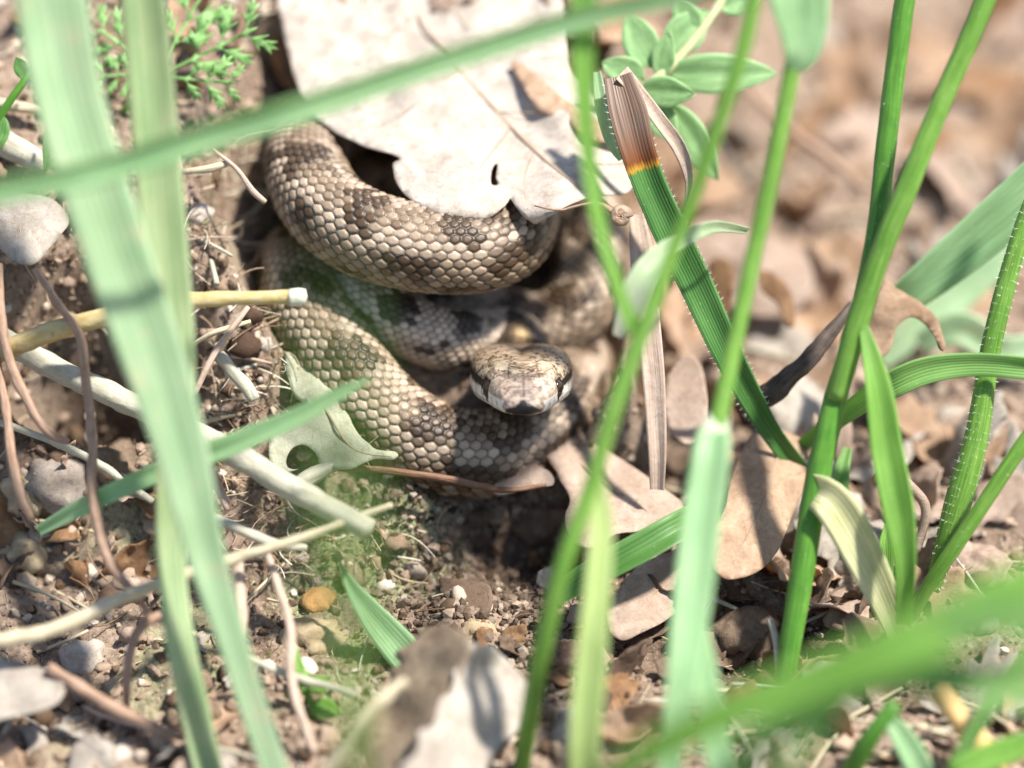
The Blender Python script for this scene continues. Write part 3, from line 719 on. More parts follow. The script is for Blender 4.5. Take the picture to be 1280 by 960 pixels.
# small coiled shell hanging at the leaf stalk
def shell():
    t = np.linspace(0, 1, 90); a_ = t * 2 * np.pi * 2.6; r = .10 * (1 - t) ** 1.2 + .006
    c = W(776, 271, .35); Rr = norm(np.array([[1, 0, 0]]))[0]
    C = c + Rr * (r * np.cos(a_))[:, None] + UPV * (r * np.sin(a_))[:, None] - FWD * (t * .06)[:, None]
    Vv, F, uv, T = tube_arrays(C, .075 * (1 - t) ** .7 + .012, 12, .2)
    return obj('snail_shell', tri_mesh('snail_shell', Vv, F, uv), m_twig('shell', (.26, .16, .10), (.44, .32, .23), .4))
tag(shell(), 'tiny brown coiled snail shell at the stalk of the bleached oak leaf', 'snail shell')
tag(tube('tendril', np.array([[*W(x, y, d), r] for x, y, d, r in [(668, 256, .25, .012), (700, 262, .3, .018), (724, 256, .3, .02), (748, 254, .35, .03), (764, 264, .38, .045)]]), TWIG_BR, wob=.03), 'withered brown tendril on the rim of the bleached leaf', 'twig')

# ------------------------------------------------------------------ other dead leaves, traced one by one
def bend(d0, gx=0., gy=0., amp=.15, sc=60., x0=0, y0=0, ridge=None):
    def f(x, y):
        d = d0 + gx * (x - x0) * PX + gy * (y - y0) * PX + amp * vnoise(x / sc + d0, y / sc)
        if ridge:
            (ax_, ay_, bx_, by_), h_, wd = ridge
            L_ = math.hypot(bx_ - ax_, by_ - ay_); dist = ((x - ax_) * (by_ - ay_) - (y - ay_) * (bx_ - ax_)) / L_
            d = d - h_ * (np.sqrt((dist / wd) ** 2 + .15) - .387)
        return d
    return f
LEAVES = [
 ('torn_leaf', [(357, 441), (372, 447), (388, 458), (402, 478), (422, 494), (436, 520), (450, 544), (470, 562), (497, 566), (490, 575), (466, 574), (440, 586), (410, 586), (398, 580), (372, 588), (345, 592), (336, 572), (338, 545), (352, 530), (378, 520), (388, 510), (368, 494), (360, 470)], bend(-.05, .15, .55, .14, 40, 400, 500), OAK_GREEN, 'torn pale greyish leaf with a hole lying on the mossy bank', [[(358, 574), (366, 560), (380, 556), (394, 566), (398, 580), (384, 586), (362, 586)]]),
 ('curled_leaf', [(648, 541), (662, 537), (700, 541), (745, 556), (800, 590), (850, 626), (853, 642), (830, 664), (800, 664), (770, 668), (740, 684), (716, 676), (706, 650), (712, 625), (700, 600), (690, 582), (668, 552)], bend(-.55, -.2, 1.15, .1, 60, 700, 600), OAK_PINK, 'smooth tan leaf curling up just below the snake head', []),
 ('oak_leaf', [(940, 545), (965, 536), (996, 546), (1010, 570), (1006, 610), (988, 650), (972, 690), (944, 716), (912, 724), (890, 706), (888, 670), (904, 640), (914, 600), (926, 566)], bend(-.1, -.45, .75, .12, 50, 950, 630), OAK_TAN, 'broad tan oak leaf leaning against the upright green stem', []),
 ('oak_leaf', [(764, 790), (758, 766), (774, 734), (800, 706), (836, 690), (866, 680), (880, 700), (872, 740), (840, 770), (800, 792), (780, 800)], bend(.35, -.3, .6, .12, 50, 810, 740), OAK_PINK, 'pinkish dry leaf scrap beside the folded green blade', []),
 ('oak_leaf', [(812, 770), (828, 760), (842, 772), (838, 800), (826, 830), (814, 822)], bend(-.05, .3, .4, .1, 40, 826, 790), STRAW, 'small yellowish leaf shard pointing down below the pinkish scrap', []),
 ('oak_leaf', [(-40, 236), (20, 240), (62, 248), (86, 274), (70, 300), (44, 330), (18, 326), (-10, 306), (-40, 310)], bend(.4, 0, .5, .15, 40, 20, 280, ((20, 230, 40, 340), .5, 60.)), OAK_GREY, 'pale grey leaf lobe beside the two wide grass blades', []),
 ('oak_leaf', [(-40, 822), (10, 826), (60, 838), (80, 856), (70, 880), (20, 896), (-40, 900)], bend(2.6, 0, .7, .15, 40, 20, 860), OAK_GREY, 'whitish flat leaf piece beside the white pebble', []),
 ('curled_leaf', [(1094, 372), (1104, 350), (1122, 362), (1150, 378), (1172, 400), (1182, 430), (1176, 438), (1160, 410), (1138, 396), (1120, 410), (1112, 438), (1090, 450), (1080, 420)], bend(-.7, .3, .5, .12, 30, 1130, 400), OAK_TAN, 'crisp brown curl of leaf hooked behind the paired green stems', []),
 ('oak_leaf', [(640, 78), (668, 92), (700, 120), (742, 148), (770, 158), (776, 176), (740, 176), (712, 156), (676, 138), (656, 112)], bend(-1.3, 0, .9, .1, 40, 700, 130), OAK_TAN, 'brown leaf splinter lying on the bleached oak leaf', []),
 ('oak_leaf', [(836, 470), (850, 448), (866, 444), (878, 462), (884, 500), (886, 540), (860, 556), (838, 540), (830, 505)], bend(-1.0, .3, .5, .1, 40, 860, 500), OAK_PINK, 'upright pale tan leaf lobe behind the straw strip', []),
 ('oak_leaf', [(550, 724), (580, 726), (608, 730), (616, 748), (606, 770), (580, 768), (556, 756)], bend(.15, .3, .7, .06, 30, 580, 750), OAK_DARK, 'dark brown leaf scrap in the earth hollow', []),
 ('oak_leaf', [(612, 604), (640, 590), (664, 580), (688, 592), (690, 606), (664, 610), (640, 616), (620, 618)], bend(-.5, .1, .9, .1, 30, 650, 600), OAK_PINK, 'small pinkish grey leaf scrap under the lowest coil', []),
 ('oak_leaf', [(858, 280), (900, 270), (950, 290), (1000, 310), (1016, 350), (996, 390), (950, 396), (900, 376), (862, 340)], bend(-5.0, .1, .7, .3, 60, 930, 330), OAK_PINK, 'pale pinkish leaf on the soil behind the slender stems', []),
 ('curled_leaf', [(886, 330), (902, 322), (916, 336), (914, 380), (904, 416), (890, 402), (884, 366)], bend(-2.8, .6, .4, .1, 30, 900, 370), OAK_BROWN, 'orange brown leaf strip standing behind the slender stems', []),
 ('curled_leaf', [(946, 338), (970, 344), (988, 366), (994, 402), (984, 408), (972, 380), (952, 362)], bend(-2.6, .2, .6, .1, 30, 970, 370), OAK_BROWN, 'hooked rusty brown leaf edge on the pinkish leaf', []),
]
RIBS = {'smooth tan leaf curling': [(655, 541), (720, 575), (780, 620), (842, 640)], 'broad tan oak leaf': [(978, 545), (965, 600), (940, 660), (908, 712)], 'pinkish dry leaf scrap': [(868, 690), (830, 728), (772, 786)], 'torn pale greyish': [(372, 460), (405, 510), (440, 560), (488, 570)], 'pale grey leaf lobe': [(-30, 270), (20, 280), (60, 300)], 'pale pinkish leaf on the soil': [(870, 300), (930, 335), (1000, 350)]}
for nm, ol, fn, mt, lb, hl in LEAVES:
    o = flat_leaf(nm, ol, fn, mt, lb, 'leaf', holes=hl, cell=8 if len(ol) > 9 else 6)
    for k_, path in RIBS.items():
        if lb.startswith(k_):
            rel(tube('midrib', on(fn, path, .008, .024, .010), VEIN, nr=6, step=.1, wob=.01), o)
            for f_ in (.3, .55, .75):
                i_ = f_ * (len(path) - 1); a_ = np.array(path[int(i_)], float); b_ = np.array(path[int(i_) + 1], float); p_ = a_ + (b_ - a_) * (i_ % 1); t_ = (b_ - a_) / np.hypot(*(b_ - a_))
                for sg_ in (-1, 1):
                    e_ = p_ + (t_ * .8 + np.array([-t_[1], t_[0]]) * sg_) * 22
                    rel(tube('vein', on(fn, [tuple(p_), tuple((p_ + e_) / 2), tuple(e_)], .006, .011, .004), VEIN, nr=5, step=.1), o)

fl = empty('folded_leaf', tuple(W(560, 900, 3.0))); tag(fl, 'sharply folded leaf with one pale face and one brown face', 'leaf')
FOLD_BR = m_dry('fold_brown', (.33, .25, .17), (.43, .34, .24), (.20, .14, .09), .15)
rel(flat_leaf('brown_face', [(536, 784), (558, 780), (580, 792), (588, 806), (574, 840), (552, 880), (530, 930), (512, 980), (500, 1040), (420, 1050), (340, 1000), (368, 956), (404, 936), (440, 905), (470, 876), (488, 852), (486, 838), (500, 830), (494, 818), (512, 806)], bend(3.0, .9, .5, .16, 50, 560, 860), FOLD_BR, None, cell=8, ragged=3), fl)
rel(flat_leaf('pale_face', [(584, 800), (600, 808), (612, 806), (634, 826), (660, 856), (666, 884), (650, 912), (628, 930), (610, 960), (600, 1010), (560, 1050), (498, 1045), (508, 985), (500, 960), (520, 944), (524, 915), (540, 905), (548, 876), (566, 862), (570, 836), (580, 822)], bend(3.15, -.9, .5, .22, 40, 580, 860), OAK_GREY, None, cell=8, ragged=3), fl)

flat_leaf('oak_leaf', [(500, 440), (530, 430), (580, 450), (640, 470), (660, 520), (620, 540), (570, 520), (530, 490)], bend(-2.6, .1, .8, .15, 40, 570, 480), OAK_DARK, 'dark leaf added as shade in the gap between the neck and the lowest coil', 'leaf')  # added dark sheet, stands in for the black shade of the gap

# ------------------------------------------------------------------ grass: blades and stems one by one; columns are px, py, depth, width in px
GB = [
 ('wide', [(40, -110, 4.8, 84), (58, -30, 4.6, 90), (84, 120, 4.3, 88), (136, 290, 4.1, 84), (188, 440, 4.0, 78), (226, 560, 3.9, 66), (254, 680, 3.8, 50), (290, 800, 3.7, 38), (336, 940, 3.6, 34), (372, 1030, 3.4, 28)], GR_PALE, 'widest pale mint grass blade with a whitish bloom', .2, (12, -8)),
 ('wide', [(170, -110, 3.5, 52), (178, -20, 3.4, 56), (190, 120, 3.2, 58), (205, 300, 3.0, 58), (218, 460, 2.9, 52), (216, 600, 2.8, 42), (214, 700, 2.8, 36), (226, 810, 2.9, 38), (252, 930, 2.9, 38), (276, 1030, 2.9, 30)], GR_STRIPE, 'yellow striped grass blade crossing behind the widest blade', .25, (-10, 20)),
 ('long', [(-120, 262, 6.1, 38.0), (0, 236, 6.0, 36.1), (120, 212, 5.9, 38.0), (260, 168, 5.7, 39.9), (400, 126, 5.5, 38.0), (560, 72, 5.3, 36.1), (720, 22, 5.1, 32.3), (860, -10, 5.0, 24.7), (960, -40, 4.9, 13.3)], GR_MINT, 'long green blade slanting across the wide blades and the bleached leaf', .5, (-20, -30)),
 ('thin', [(48, 664, 1.1, 14), (110, 630, 1.5, 22), (200, 590, 1.9, 26), (290, 556, 2.3, 28), (370, 522, 2.6, 24), (430, 490, 2.8, 16), (464, 473, 2.9, 3)], GR_MINT, 'narrow pointed green blade reaching over the torn greyish leaf', .35, (0, 20)),
 ('short', [(424, 702, 1.2, 3), (440, 734, 1.2, 18), (466, 770, 1.2, 34), (496, 806, 1.1, 44), (530, 846, .9, 46)], GR_MINT, 'short pointed green blade tip behind the folded greyish leaf', .3, (0, 0)),
 ('up', [(726, -100, 5.2, 34.0), (729, -20, 5.0, 34.0), (728, 70, 4.8, 30.6), (733, 180, 4.6, 23.8), (748, 280, 4.5, 20.4), (772, 360, 4.4, 20.4), (796, 420, 4.3, 25.5)], GR_FRESH, 'bright green blade hanging down in front of the bleached leaf', .3, (10, 40)),
 ('herb', [(745, 596, 4.4, 19.0), (752, 660, 4.5, 28.5), (746, 740, 4.6, 34.2), (738, 830, 4.6, 39.9), (730, 930, 4.5, 39.9), (728, 1040, 3.9, 34.2)], GR_LIME, 'upright yellow green blade in front of the leaf litter', .3, (0, 15)),
 ('nine', [(893, 540, 3.8, 38.0), (888, 580, 4.0, 47.5), (876, 660, 4.2, 49.4), (864, 760, 4.4, 47.5), (850, 860, 4.5, 38.0), (836, 960, 4.4, 28.5), (830, 1040, 4.0, 22.8)], GR_MINT, 'pale mint blade springing from the node of the slender stem', .3, (-10, 20)),
 ('nine', [(872, 770, 4.2, 18.0), (878, 830, 4.3, 32.4), (890, 900, 4.4, 34.2), (902, 970, 4.4, 32.4), (910, 1050, 4.0, 25.2)], GR_MINT, 'second pale mint blade forking below the node blade', .3, (10, -10)),
 ('leaf', [(958, -80, 3.6, 80), (990, -30, 3.6, 84), (1000, 20, 3.5, 72), (1000, 66, 3.4, 50), (990, 86, 3.3, 26)], GR_MINT, 'broad blurred blade base clasping the slender stem', .3, (0, 30)),
 ('wide', [(1400, 130, -.6, 66), (1300, 228, -.8, 66), (1230, 290, -1.0, 62), (1170, 340, -1.2, 54), (1120, 380, -1.5, 40), (1070, 420, -2.2, 26)], GR_MINT, 'wide soft green blade slanting down behind the paired stems', .25, (0, 20)),
 ('arch', [(1400, 470, .9, 26), (1290, 460, .8, 30), (1220, 455, .7, 30), (1160, 462, .6, 34), (1112, 482, .4, 34), (1070, 508, -.2, 26), (1020, 545, -.9, 20), (985, 570, -1.3, 14)], GR_MID, 'arching green blade running level past the hairy stem', .4, (20, -10)),
 ('yellow', [(1012, 612, 1.2, 40), (1034, 622, 1.5, 48), (1056, 650, 1.5, 52), (1082, 700, 1.4, 48), (1106, 752, 1.2, 38), (1124, 800, .9, 26)], GR_YEL, 'snapped yellowing blade bent down at its crown', .35, (-10, 10)),
 ('big', [(1400, 690, 10.0, 72.9), (1290, 738, 10.1, 74.5), (1190, 780, 10.1, 71.3), (1080, 826, 10.0, 61.6), (980, 862, 9.8, 51.8), (890, 900, 9.5, 47.0), (800, 945, 9.1, 40.5), (720, 1000, 8.6, 32.4)], GR_FRESH, 'thick out of focus green blade slanting over the litter', .3, (-20, 20)),
 ('big', [(1400, 880, 9.4, 45.9), (1290, 862, 9.5, 49.0), (1200, 850, 9.6, 49.0), (1120, 846, 9.6, 45.9), (1040, 868, 9.5, 39.8), (960, 920, 9.2, 33.7), (900, 990, 8.8, 29.1)], GR_MID, 'drooping out of focus green blade below the thick one', .3, (10, -20)),
 ('big', [(1380, 980, 10.4, 28.2), (1310, 800, 10.5, 51.2), (1240, 770, 10.3, 51.2), (1150, 800, 10.0, 38.4), (1080, 850, 9.8, 28.2), (1010, 925, 9.6, 25.6), (950, 1010, 9.2, 23.0)], GR_MID, 'darker blurred green blade bending under the thick one', .3, (10, -10)),
 ('mid', [(698, 748, .9, 26), (740, 722, 1.0, 38), (800, 690, 1.0, 42), (860, 655, .7, 38), (905, 630, -.3, 28), (950, 606, -1.1, 14)], GR_DARK, 'folded dark green blade lying across the pinkish leaf scrap', .7, (30, 10)),
 ('tip', [(1000, 588, -.9, 26), (964, 540, -.5, 26), (936, 492, -.2, 32), (905, 432, .1, 38), (872, 360, .2, 42), (838, 290, .3, 44), (812, 232, .35, 42), (797, 190, .4, 44), (784, 140, .4, 48), (772, 96, .3, 36)], GR_TIP, 'stiff green blade with a withered brown tip', .45, (8, -8)),
 ('one', [(1076, 396, 1.5, 8), (1096, 480, 1.7, 32), (1108, 560, 1.7, 40), (1124, 640, 1.8, 40), (1132, 710, 1.8, 28), (1130, 780, 1.5, 20)], GR_FRESH, 'fresh green blade dropping from the fork of the paired stems', .5, (20, -20)),
 ('one', [(1110, 896, 2.9, 18), (1130, 924, 3.0, 30), (1152, 966, 3.0, 34), (1180, 1030, 2.6, 30)], GR_MINT, 'small teal blade beside the dark stub stem', .3, (0, 10)),
 ('one', [(1190, 962, 3.4, 16), (1226, 900, 3.6, 20), (1262, 846, 3.8, 20), (1310, 790, 3.9, 18)], GR_MID, 'thin green blade crossing the orange stalk', .3, (0, 10)),
 ('one', [(1196, 965, 3.6, 30), (1240, 945, 3.6, 34), (1300, 925, 3.7, 30)], GR_FRESH, 'bright green blade lying in the straw by the orange stalk', .3, (0, 10)),
 ('haze', [(455, 1180, 5.0, 40.2), (448, 1020, 9.0, 35.4), (440, 860, 13.5, 33.1), (436, 700, 17.0, 43.1), (428, 560, 19.5, 46.2), (418, 430, 21.0, 30.9), (410, 340, 22.0, 8.8)], GR_MID, 'tall green blade arching up high above the mossy bank', .2, (0, 20)),
 ('grey', [(1290, 300, -4.5, 26), (1220, 350, -4.4, 40), (1160, 400, -4.2, 44), (1100, 450, -4.2, 30)], GR_PALE, 'greyish green leaf far behind the hairy stem', .3, (0, 10)),
 ('grey', [(1330, 420, -3.6, 30), (1260, 440, -3.4, 40), (1200, 410, -3.4, 44), (1150, 430, -3.6, 26)], GR_PALE, 'pale drooping leaf in the shade behind the hairy stem', .3, (0, 10)),
 ('herb', [(1110, 655, .3, 8), (1106, 690, .4, 20), (1104, 740, .3, 24), (1108, 800, .1, 18)], GR_FRESH, 'short green shoot beside the snapped yellowing blade', .4, (0, 20)),
 ('herb', [(1060, 560, -.8, 10), (1050, 600, -.6, 22), (1056, 640, -.6, 14)], GR_MID, 'stubby green shoot behind the snapped yellowing blade', .4, (0, 20)),
]
for nm, rows, mt, lb, cr, rl in GB:
    blade('grass_leaf', rows, mt, lb, 'grass', crease=cr, roll=rl, hairs=700 if nm == 'tip' else 0)
# the folded papery end of the dead-tipped blade
blade('dry_grass', [(776, 92, .3, 26), (800, 118, .25, 18), (826, 152, .25, 18), (850, 186, .2, 18), (862, 226, .1, 12), (856, 262, 0, 4)], STRAW_PINK, 'papery brown blade end folded over beside the withered tip', crease=.3, roll=(30, -40))
blade('dry_grass', [(746, 90, 0, 10), (752, 130, .1, 18), (764, 176, .1, 16), (776, 200, .1, 6)], GR_PALE, 'narrow pale blade edge behind the withered tip', crease=.3)
blade('dry_grass', [(796, 268, -.2, 18), (802, 320, -.1, 30), (810, 400, 0, 30), (818, 480, .1, 28), (822, 560, .1, 24), (822, 612, 0, 18)], STRAW_PINK, 'flat pinkish strip of dead grass standing beside the coils', crease=.3, roll=(10, -15))
blade('dry_grass', [(772, 420, 2.2, 12), (790, 380, 2.4, 36), (808, 340, 2.4, 32), (842, 306, 1.9, 22), (890, 284, 1.2, 16), (934, 288, .6, 10)], GR_WHITE, 'whitish sheath blade curling off the leaning stem', crease=.4, roll=(20, -20))

STEMG = m_grass('stem_green', (.105, .27, .028), (.20, .37, .07), .25, stripes=3)
STEMD = m_grass('stem_deep_green', (.045, .165, .014), (.11, .28, .035), .1, stripes=3)
ST = [
 ([(948, -60, 4.4, 24), (934, 40, 4.4, 25), (900, 150, 4.4, 24), (850, 290, 4.3, 22), (806, 408, 4.4, 26), (768, 510, 4.6, 26), (738, 610, 4.6, 26), (700, 720, 4.5, 28), (674, 830, 4.0, 30), (660, 910, 3.3, 28), (650, 975, 2.4, 24), (646, 1010, 1.4, 20)], STEMG, 'slim green stem leaning over in front of the coils', 0),
 ([(1010, -60, 3.2, 24), (994, 60, 3.2, 26), (968, 200, 3.2, 26), (944, 310, 3.2, 26), (918, 430, 3.3, 26), (897, 530, 3.5, 28), (892, 550, 3.6, 30)], STEMG, 'slender straight green stem ending in a whitish node', 0),
 ([(1146, -80, .9, 32), (1128, 20, .9, 32), (1108, 180, .9, 32), (1096, 290, 1.0, 32), (1074, 400, 1.1, 34), (1044, 500, 1.2, 36), (1022, 600, 1.2, 38), (1002, 720, 1.2, 38), (984, 830, 1.1, 32), (976, 890, .8, 26)], STEMD, 'thick dark green upright stem of the pair', 60),
 ([(1262, -80, 1.6, 30), (1224, 20, 1.6, 32), (1176, 130, 1.6, 32), (1136, 230, 1.6, 34), (1096, 330, 1.5, 34), (1064, 430, 1.4, 36), (1046, 500, 1.3, 30)], STEMG, 'brighter green stem of the pair, leaning onto the dark one', 0),
 ([(1330, 160, .4, 26), (1284, 270, .4, 28), (1254, 370, .4, 30), (1236, 450, .4, 32), (1222, 540, .4, 36), (1200, 620, .4, 42), (1180, 690, .3, 34), (1164, 740, .1, 24)], STEMG, 'hairy green stem with a small pale scar', 2600),
 ([(1360, 450, 1.0, 22), (1284, 548, 1.0, 24), (1236, 620, 1.0, 24), (1196, 680, .9, 24), (1162, 730, .7, 22), (1140, 770, .4, 18)], STEMG, 'smooth bare green stem slanting toward the hairy stem foot', 0),
 ([(1120, 880, 3.2, 22), (1096, 910, 3.2, 26), (1074, 945, 3.0, 32), (1050, 990, 2.6, 30)], STEMD, 'dark green stub stem in the straw', 0),
]
for rows, mt, lb, hr in ST:
    tag(tube('grass_stalk', px_pts([(a_, b_, c_, w_ * .82) for a_, b_, c_, w_ in rows]), mt, nr=14, jit=.04, hairs=hr), lb, 'grass')
rel(tube('node', px_pts([(899, 520, 3.4, 30), (896, 534, 3.5, 36), (892, 546, 3.6, 46), (889, 560, 3.7, 50), (886, 580, 3.7, 44)]), GR_WHITE, nr=16, flat=.6), bpy.data.objects['grass_stalk.001'])

# ------------------------------------------------------------------ twigs, straws and dead stalks
TW = [
 ('stick', [(-60, 380, -0.4, 30.2), (30, 440, 0, 30.2), (110, 480, 0.3, 30.2), (190, 516, 0.6, 30.2), (270, 556, 0.9, 31.8), (350, 600, 1.3, 31.8), (420, 640, 1.6, 30.2), (462, 662, 1.8, 27.2)], STRAW_GREY, 'thick pale grey stick running down over the mossy bank', 'stick'),
 ('dead_stalk', [(-80, 480, .4, 28), (0, 440, .7, 27), (70, 412, .9, 26), (140, 394, 1.0, 24), (240, 378, 1.1, 20), (310, 374, 1.1, 18), (366, 372, 1.1, 18)], YEL_STEM, 'yellow hollow stalk with a whitish cut end', 'stalk'),
 ('twig', [(44, 336, 0.9, 7.6), (74, 380, 1.1, 10.2), (100, 424, 1.2, 11.0), (106, 490, 1.3, 11.9), (110, 560, 1.5, 12.8), (118, 630, 1.7, 12.8), (140, 700, 1.9, 12.8), (176, 748, 2.0, 11.0), (190, 780, 1.9, 7.6)], TWIG_BR, 'long brown runner dropping beside the widest blade', 'twig'),
 ('twig', [(2, 330, .7, 8), (8, 400, .9, 11), (12, 460, 1.0, 12), (34, 510, 1.1, 12), (60, 545, 1.1, 11), (84, 556, 1.0, 8)], TWIG_BR, 'brown runner hooking under the yellow stalk', 'twig'),
 ('twig', [(-6, 430, .8, 9), (2, 500, 1.0, 11), (10, 560, 1.2, 12), (24, 620, 1.3, 12), (40, 650, 1.3, 8)], TWIG_BR, 'thin brown runner beside the hooked one', 'twig'),
 ('straw', [(-60, 816, 2.6, 17.7), (20, 800, 2.6, 19.0), (120, 766, 2.4, 17.7), (220, 724, 2.2, 16.3), (320, 690, 2.0, 13.6), (400, 664, 1.9, 10.9), (490, 632, 1.7, 6.8)], STRAW, 'long pale straw crossing below the grey stick', 'straw'),
 ('straw', [(250, 644, 1.2, 12), (300, 664, 1.4, 13), (340, 680, 1.5, 13), (384, 686, 1.5, 8)], STRAW_GREY, 'short whitish straw meeting the long pale straw', 'straw'),
 ('straw', [(330, 690, 1.5, 8), (348, 740, 1.8, 11), (364, 790, 2.1, 12), (368, 850, 2.4, 12), (388, 936, 2.6, 10)], STRAW_PINK, 'pinkish straw hanging down from the long pale straw', 'straw'),
 ('straw', [(296, 700, 1.6, 14), (300, 750, 1.8, 15), (302, 800, 1.9, 10)], STRAW_PINK, 'faded stub of straw under the long pale straw', 'straw'),
 ('straw', [(300, 814, 2.0, 7.5), (370, 842, 2.1, 10.5), (450, 870, 2.2, 9.0)], STRAW_GREY, 'pale straw running into the folded greyish leaf', 'straw'),
 ('straw', [(400, 975, 4.0, 18), (438, 920, 4.1, 16), (470, 880, 4.0, 18), (510, 850, 3.9, 12)], STRAW, 'blurred tan straw over the folded greyish leaf', 'straw'),
 ('twig', [(60, 840, 2.4, 14.3), (110, 870, 2.5, 15.6), (170, 900, 2.5, 14.3), (226, 926, 2.4, 9.1)], TWIG_BR, 'faded brown twig beside the white pebble', 'twig'),
 ('twig', [(200, 770, 1.9, 9.8), (172, 800, 2.1, 12.6), (160, 850, 2.2, 11.2), (158, 890, 2.1, 7.0)], TWIG_BR, 'bent brown twig end below the long runner', 'twig'),
 ('twig', [(398, 588, 0.2, 7.5), (430, 586, 0.25, 8.2), (480, 588, 0.2, 8.2), (530, 598, 0.1, 9.0), (590, 608, 0, 9.0), (640, 612, -0.1, 7.5), (684, 606, -0.3, 4.5)], TWIG_RED, 'thin reddish brown twig passing under the lowest coil', 'twig'),
 ('twig', [(364, 616, .6, 14), (384, 600, .5, 20), (408, 590, .4, 16), (430, 586, .3, 8)], STRAW_GREY, 'pale stalk stub leaning on the torn greyish leaf', 'twig'),
 ('charred_twig', [(936, 496, -.7, 22), (962, 494, -.55, 30), (990, 470, -.4, 26), (1020, 440, -.3, 22), (1050, 404, -.4, 16), (1066, 380, -.6, 10)], TWIG_DARK, 'dark charred twig poking out beside the upright stems', 'twig'),
 ('dead_stalk', [(1172, 860, 3.1, 28), (1196, 896, 3.2, 30), (1222, 930, 3.2, 32), (1250, 980, 3.0, 30)], ORANGE_STEM, 'short orange dead stalk in the straw', 'stalk'),
 ('straw', [(243, 492, .5, 7), (262, 450, .6, 8), (288, 410, .6, 8), (312, 382, .5, 6)], STRAW_PINK, 'fine straw slanting up to the yellow stalk', 'straw'),
 ('straw', [(240, 424, .4, 6), (270, 408, .5, 7), (310, 398, .4, 5)], STRAW, 'fine straw crossing under the slanting one', 'straw'),
 ('straw', [(228, 214, -.2, 9), (256, 206, -.1, 10), (284, 198, -.2, 8)], STRAW, 'short straw on the dry soil beside the upper coil', 'straw'),
 ('straw', [(268, 184, -.2, 4), (292, 210, 0, 6), (310, 238, .05, 7), (328, 254, 0, 6)], STRAW_PINK, 'hair thin curved root beside the upper coil', 'root'),
 ('stick', [(-40, 150, -.6, 30), (10, 180, -.5, 32), (60, 206, -.4, 26)], STRAW_GREY, 'cracked pale stick end beside the dark small herb', 'stick'),
 ('stick', [(-40, 120, -1.0, 12), (20, 132, -.9, 14), (56, 138, -.9, 10)], STRAW, 'slim pale stick above the cracked one', 'stick'),
 ('twig', [(0, 528, .5, 9), (60, 545, .6, 10), (120, 576, .8, 11), (160, 604, .9, 9), (190, 625, 1.0, 7)], STRAW_GREY, 'thin white rootlet passing behind the long runner', 'root'),
 ('straw', [(240, 560, .6, 16), (264, 600, .7, 14), (280, 640, .8, 9)], STRAW_PINK, 'faded straw stub at the edge of the widest blade', 'straw'),
 ('twig', [(270, 440, .3, 16), (300, 470, .4, 16), (320, 500, .45, 14)], STRAW_GREY, 'whitish rotten stalk on the dry soil by the torn leaf', 'stalk'),
 ('twig', [(1080, 240, -5, 10), (960, 130, -6, 14), (900, 60, -7, 10)], TWIG_BR, 'blurred twig on the far soil', 'twig'),
 ('twig', [(1092, 600, -.3, 8), (1112, 590, .1, 12), (1140, 612, .2, 14), (1158, 640, .2, 13), (1150, 690, .1, 10)], OAK_PINK, 'withered curled leaf stalk beside the fresh green blade', 'stalk'),
 ('straw', [(960, 770, .9, 8), (968, 800, 1.0, 10), (972, 850, 1.0, 9)], STRAW_GREY, 'upright straw stub beside the dark upright stem', 'straw'),
]
for nm, rows, mt, lb, ct in TW:
    o = tube(nm, px_pts(rows), mt, wob=.025 if nm in ('stick', 'dead_stalk') else .06, jit=.16 if nm in ('stick', 'dead_stalk') else .3, nr=12, step=.08)
    tag(o, lb, ct)
    if 'cut end' in lb:
        ce = tube('cut_end', px_pts([(362, 372, 1.1, 22), (374, 371, 1.1, 24), (382, 371, 1.1, 20)]), CUT_END, nr=12); rel(ce, o)

# ------------------------------------------------------------------ small herbs
def oval_leaf(name, base, tip, wpx, mat, parent, cup=.18, n=14, m=9):
    """base, tip: px, py, depth"""
    A, B = W(*base), W(*tip); T = norm((B - A)[None])[0]; view = norm((CAM - A)[None])[0]
    Sd_ = norm(np.cross(T, view)[None])[0]; N_ = np.cross(Sd_, T); L_ = np.linalg.norm(B - A)
    t = np.linspace(0, 1, n)[:, None]; u = np.linspace(-1, 1, m)[None]
    hw = wpx * PX * .5 * np.sin(np.pi * np.clip(t, .0, 1) ** .8) ** .75
    P = A + T * (t * L_)[..., None] + Sd_ * (hw * u)[..., None] + N_ * (cup * hw * (np.abs(u) - .3) - .10 * L_ * (t - .4) ** 2 + .012 * vnoise(t * 6 + seed_[0], u * 3))[..., None]
    seed_[0] += 2.2
    uv = np.stack(np.broadcast_arrays((u + 1) / 2, t), -1).reshape(-1, 2)
    o = obj(name, mesh(name, P.reshape(-1, 3), gridF(n, m), uv=uv), mat); md = o.modifiers.new('thickness', 'SOLIDIFY'); md.thickness = .02
    return rel(o, parent)
hs_ = empty('herb_sprig', tuple(W(800, 130, -.9))); tag(hs_, 'sprig of small oval green leaves on a woody stem', 'herb')
rel(tube('stem', px_pts([(925, -50, -1.6, 12), (896, 10, -1.4, 13), (856, 64, -1.2, 13), (816, 104, -1.0, 15), (780, 140, -.9, 12)]), m_twig('herb_stem', (.34, .36, .18), (.50, .50, .30), .6), nr=10), hs_)
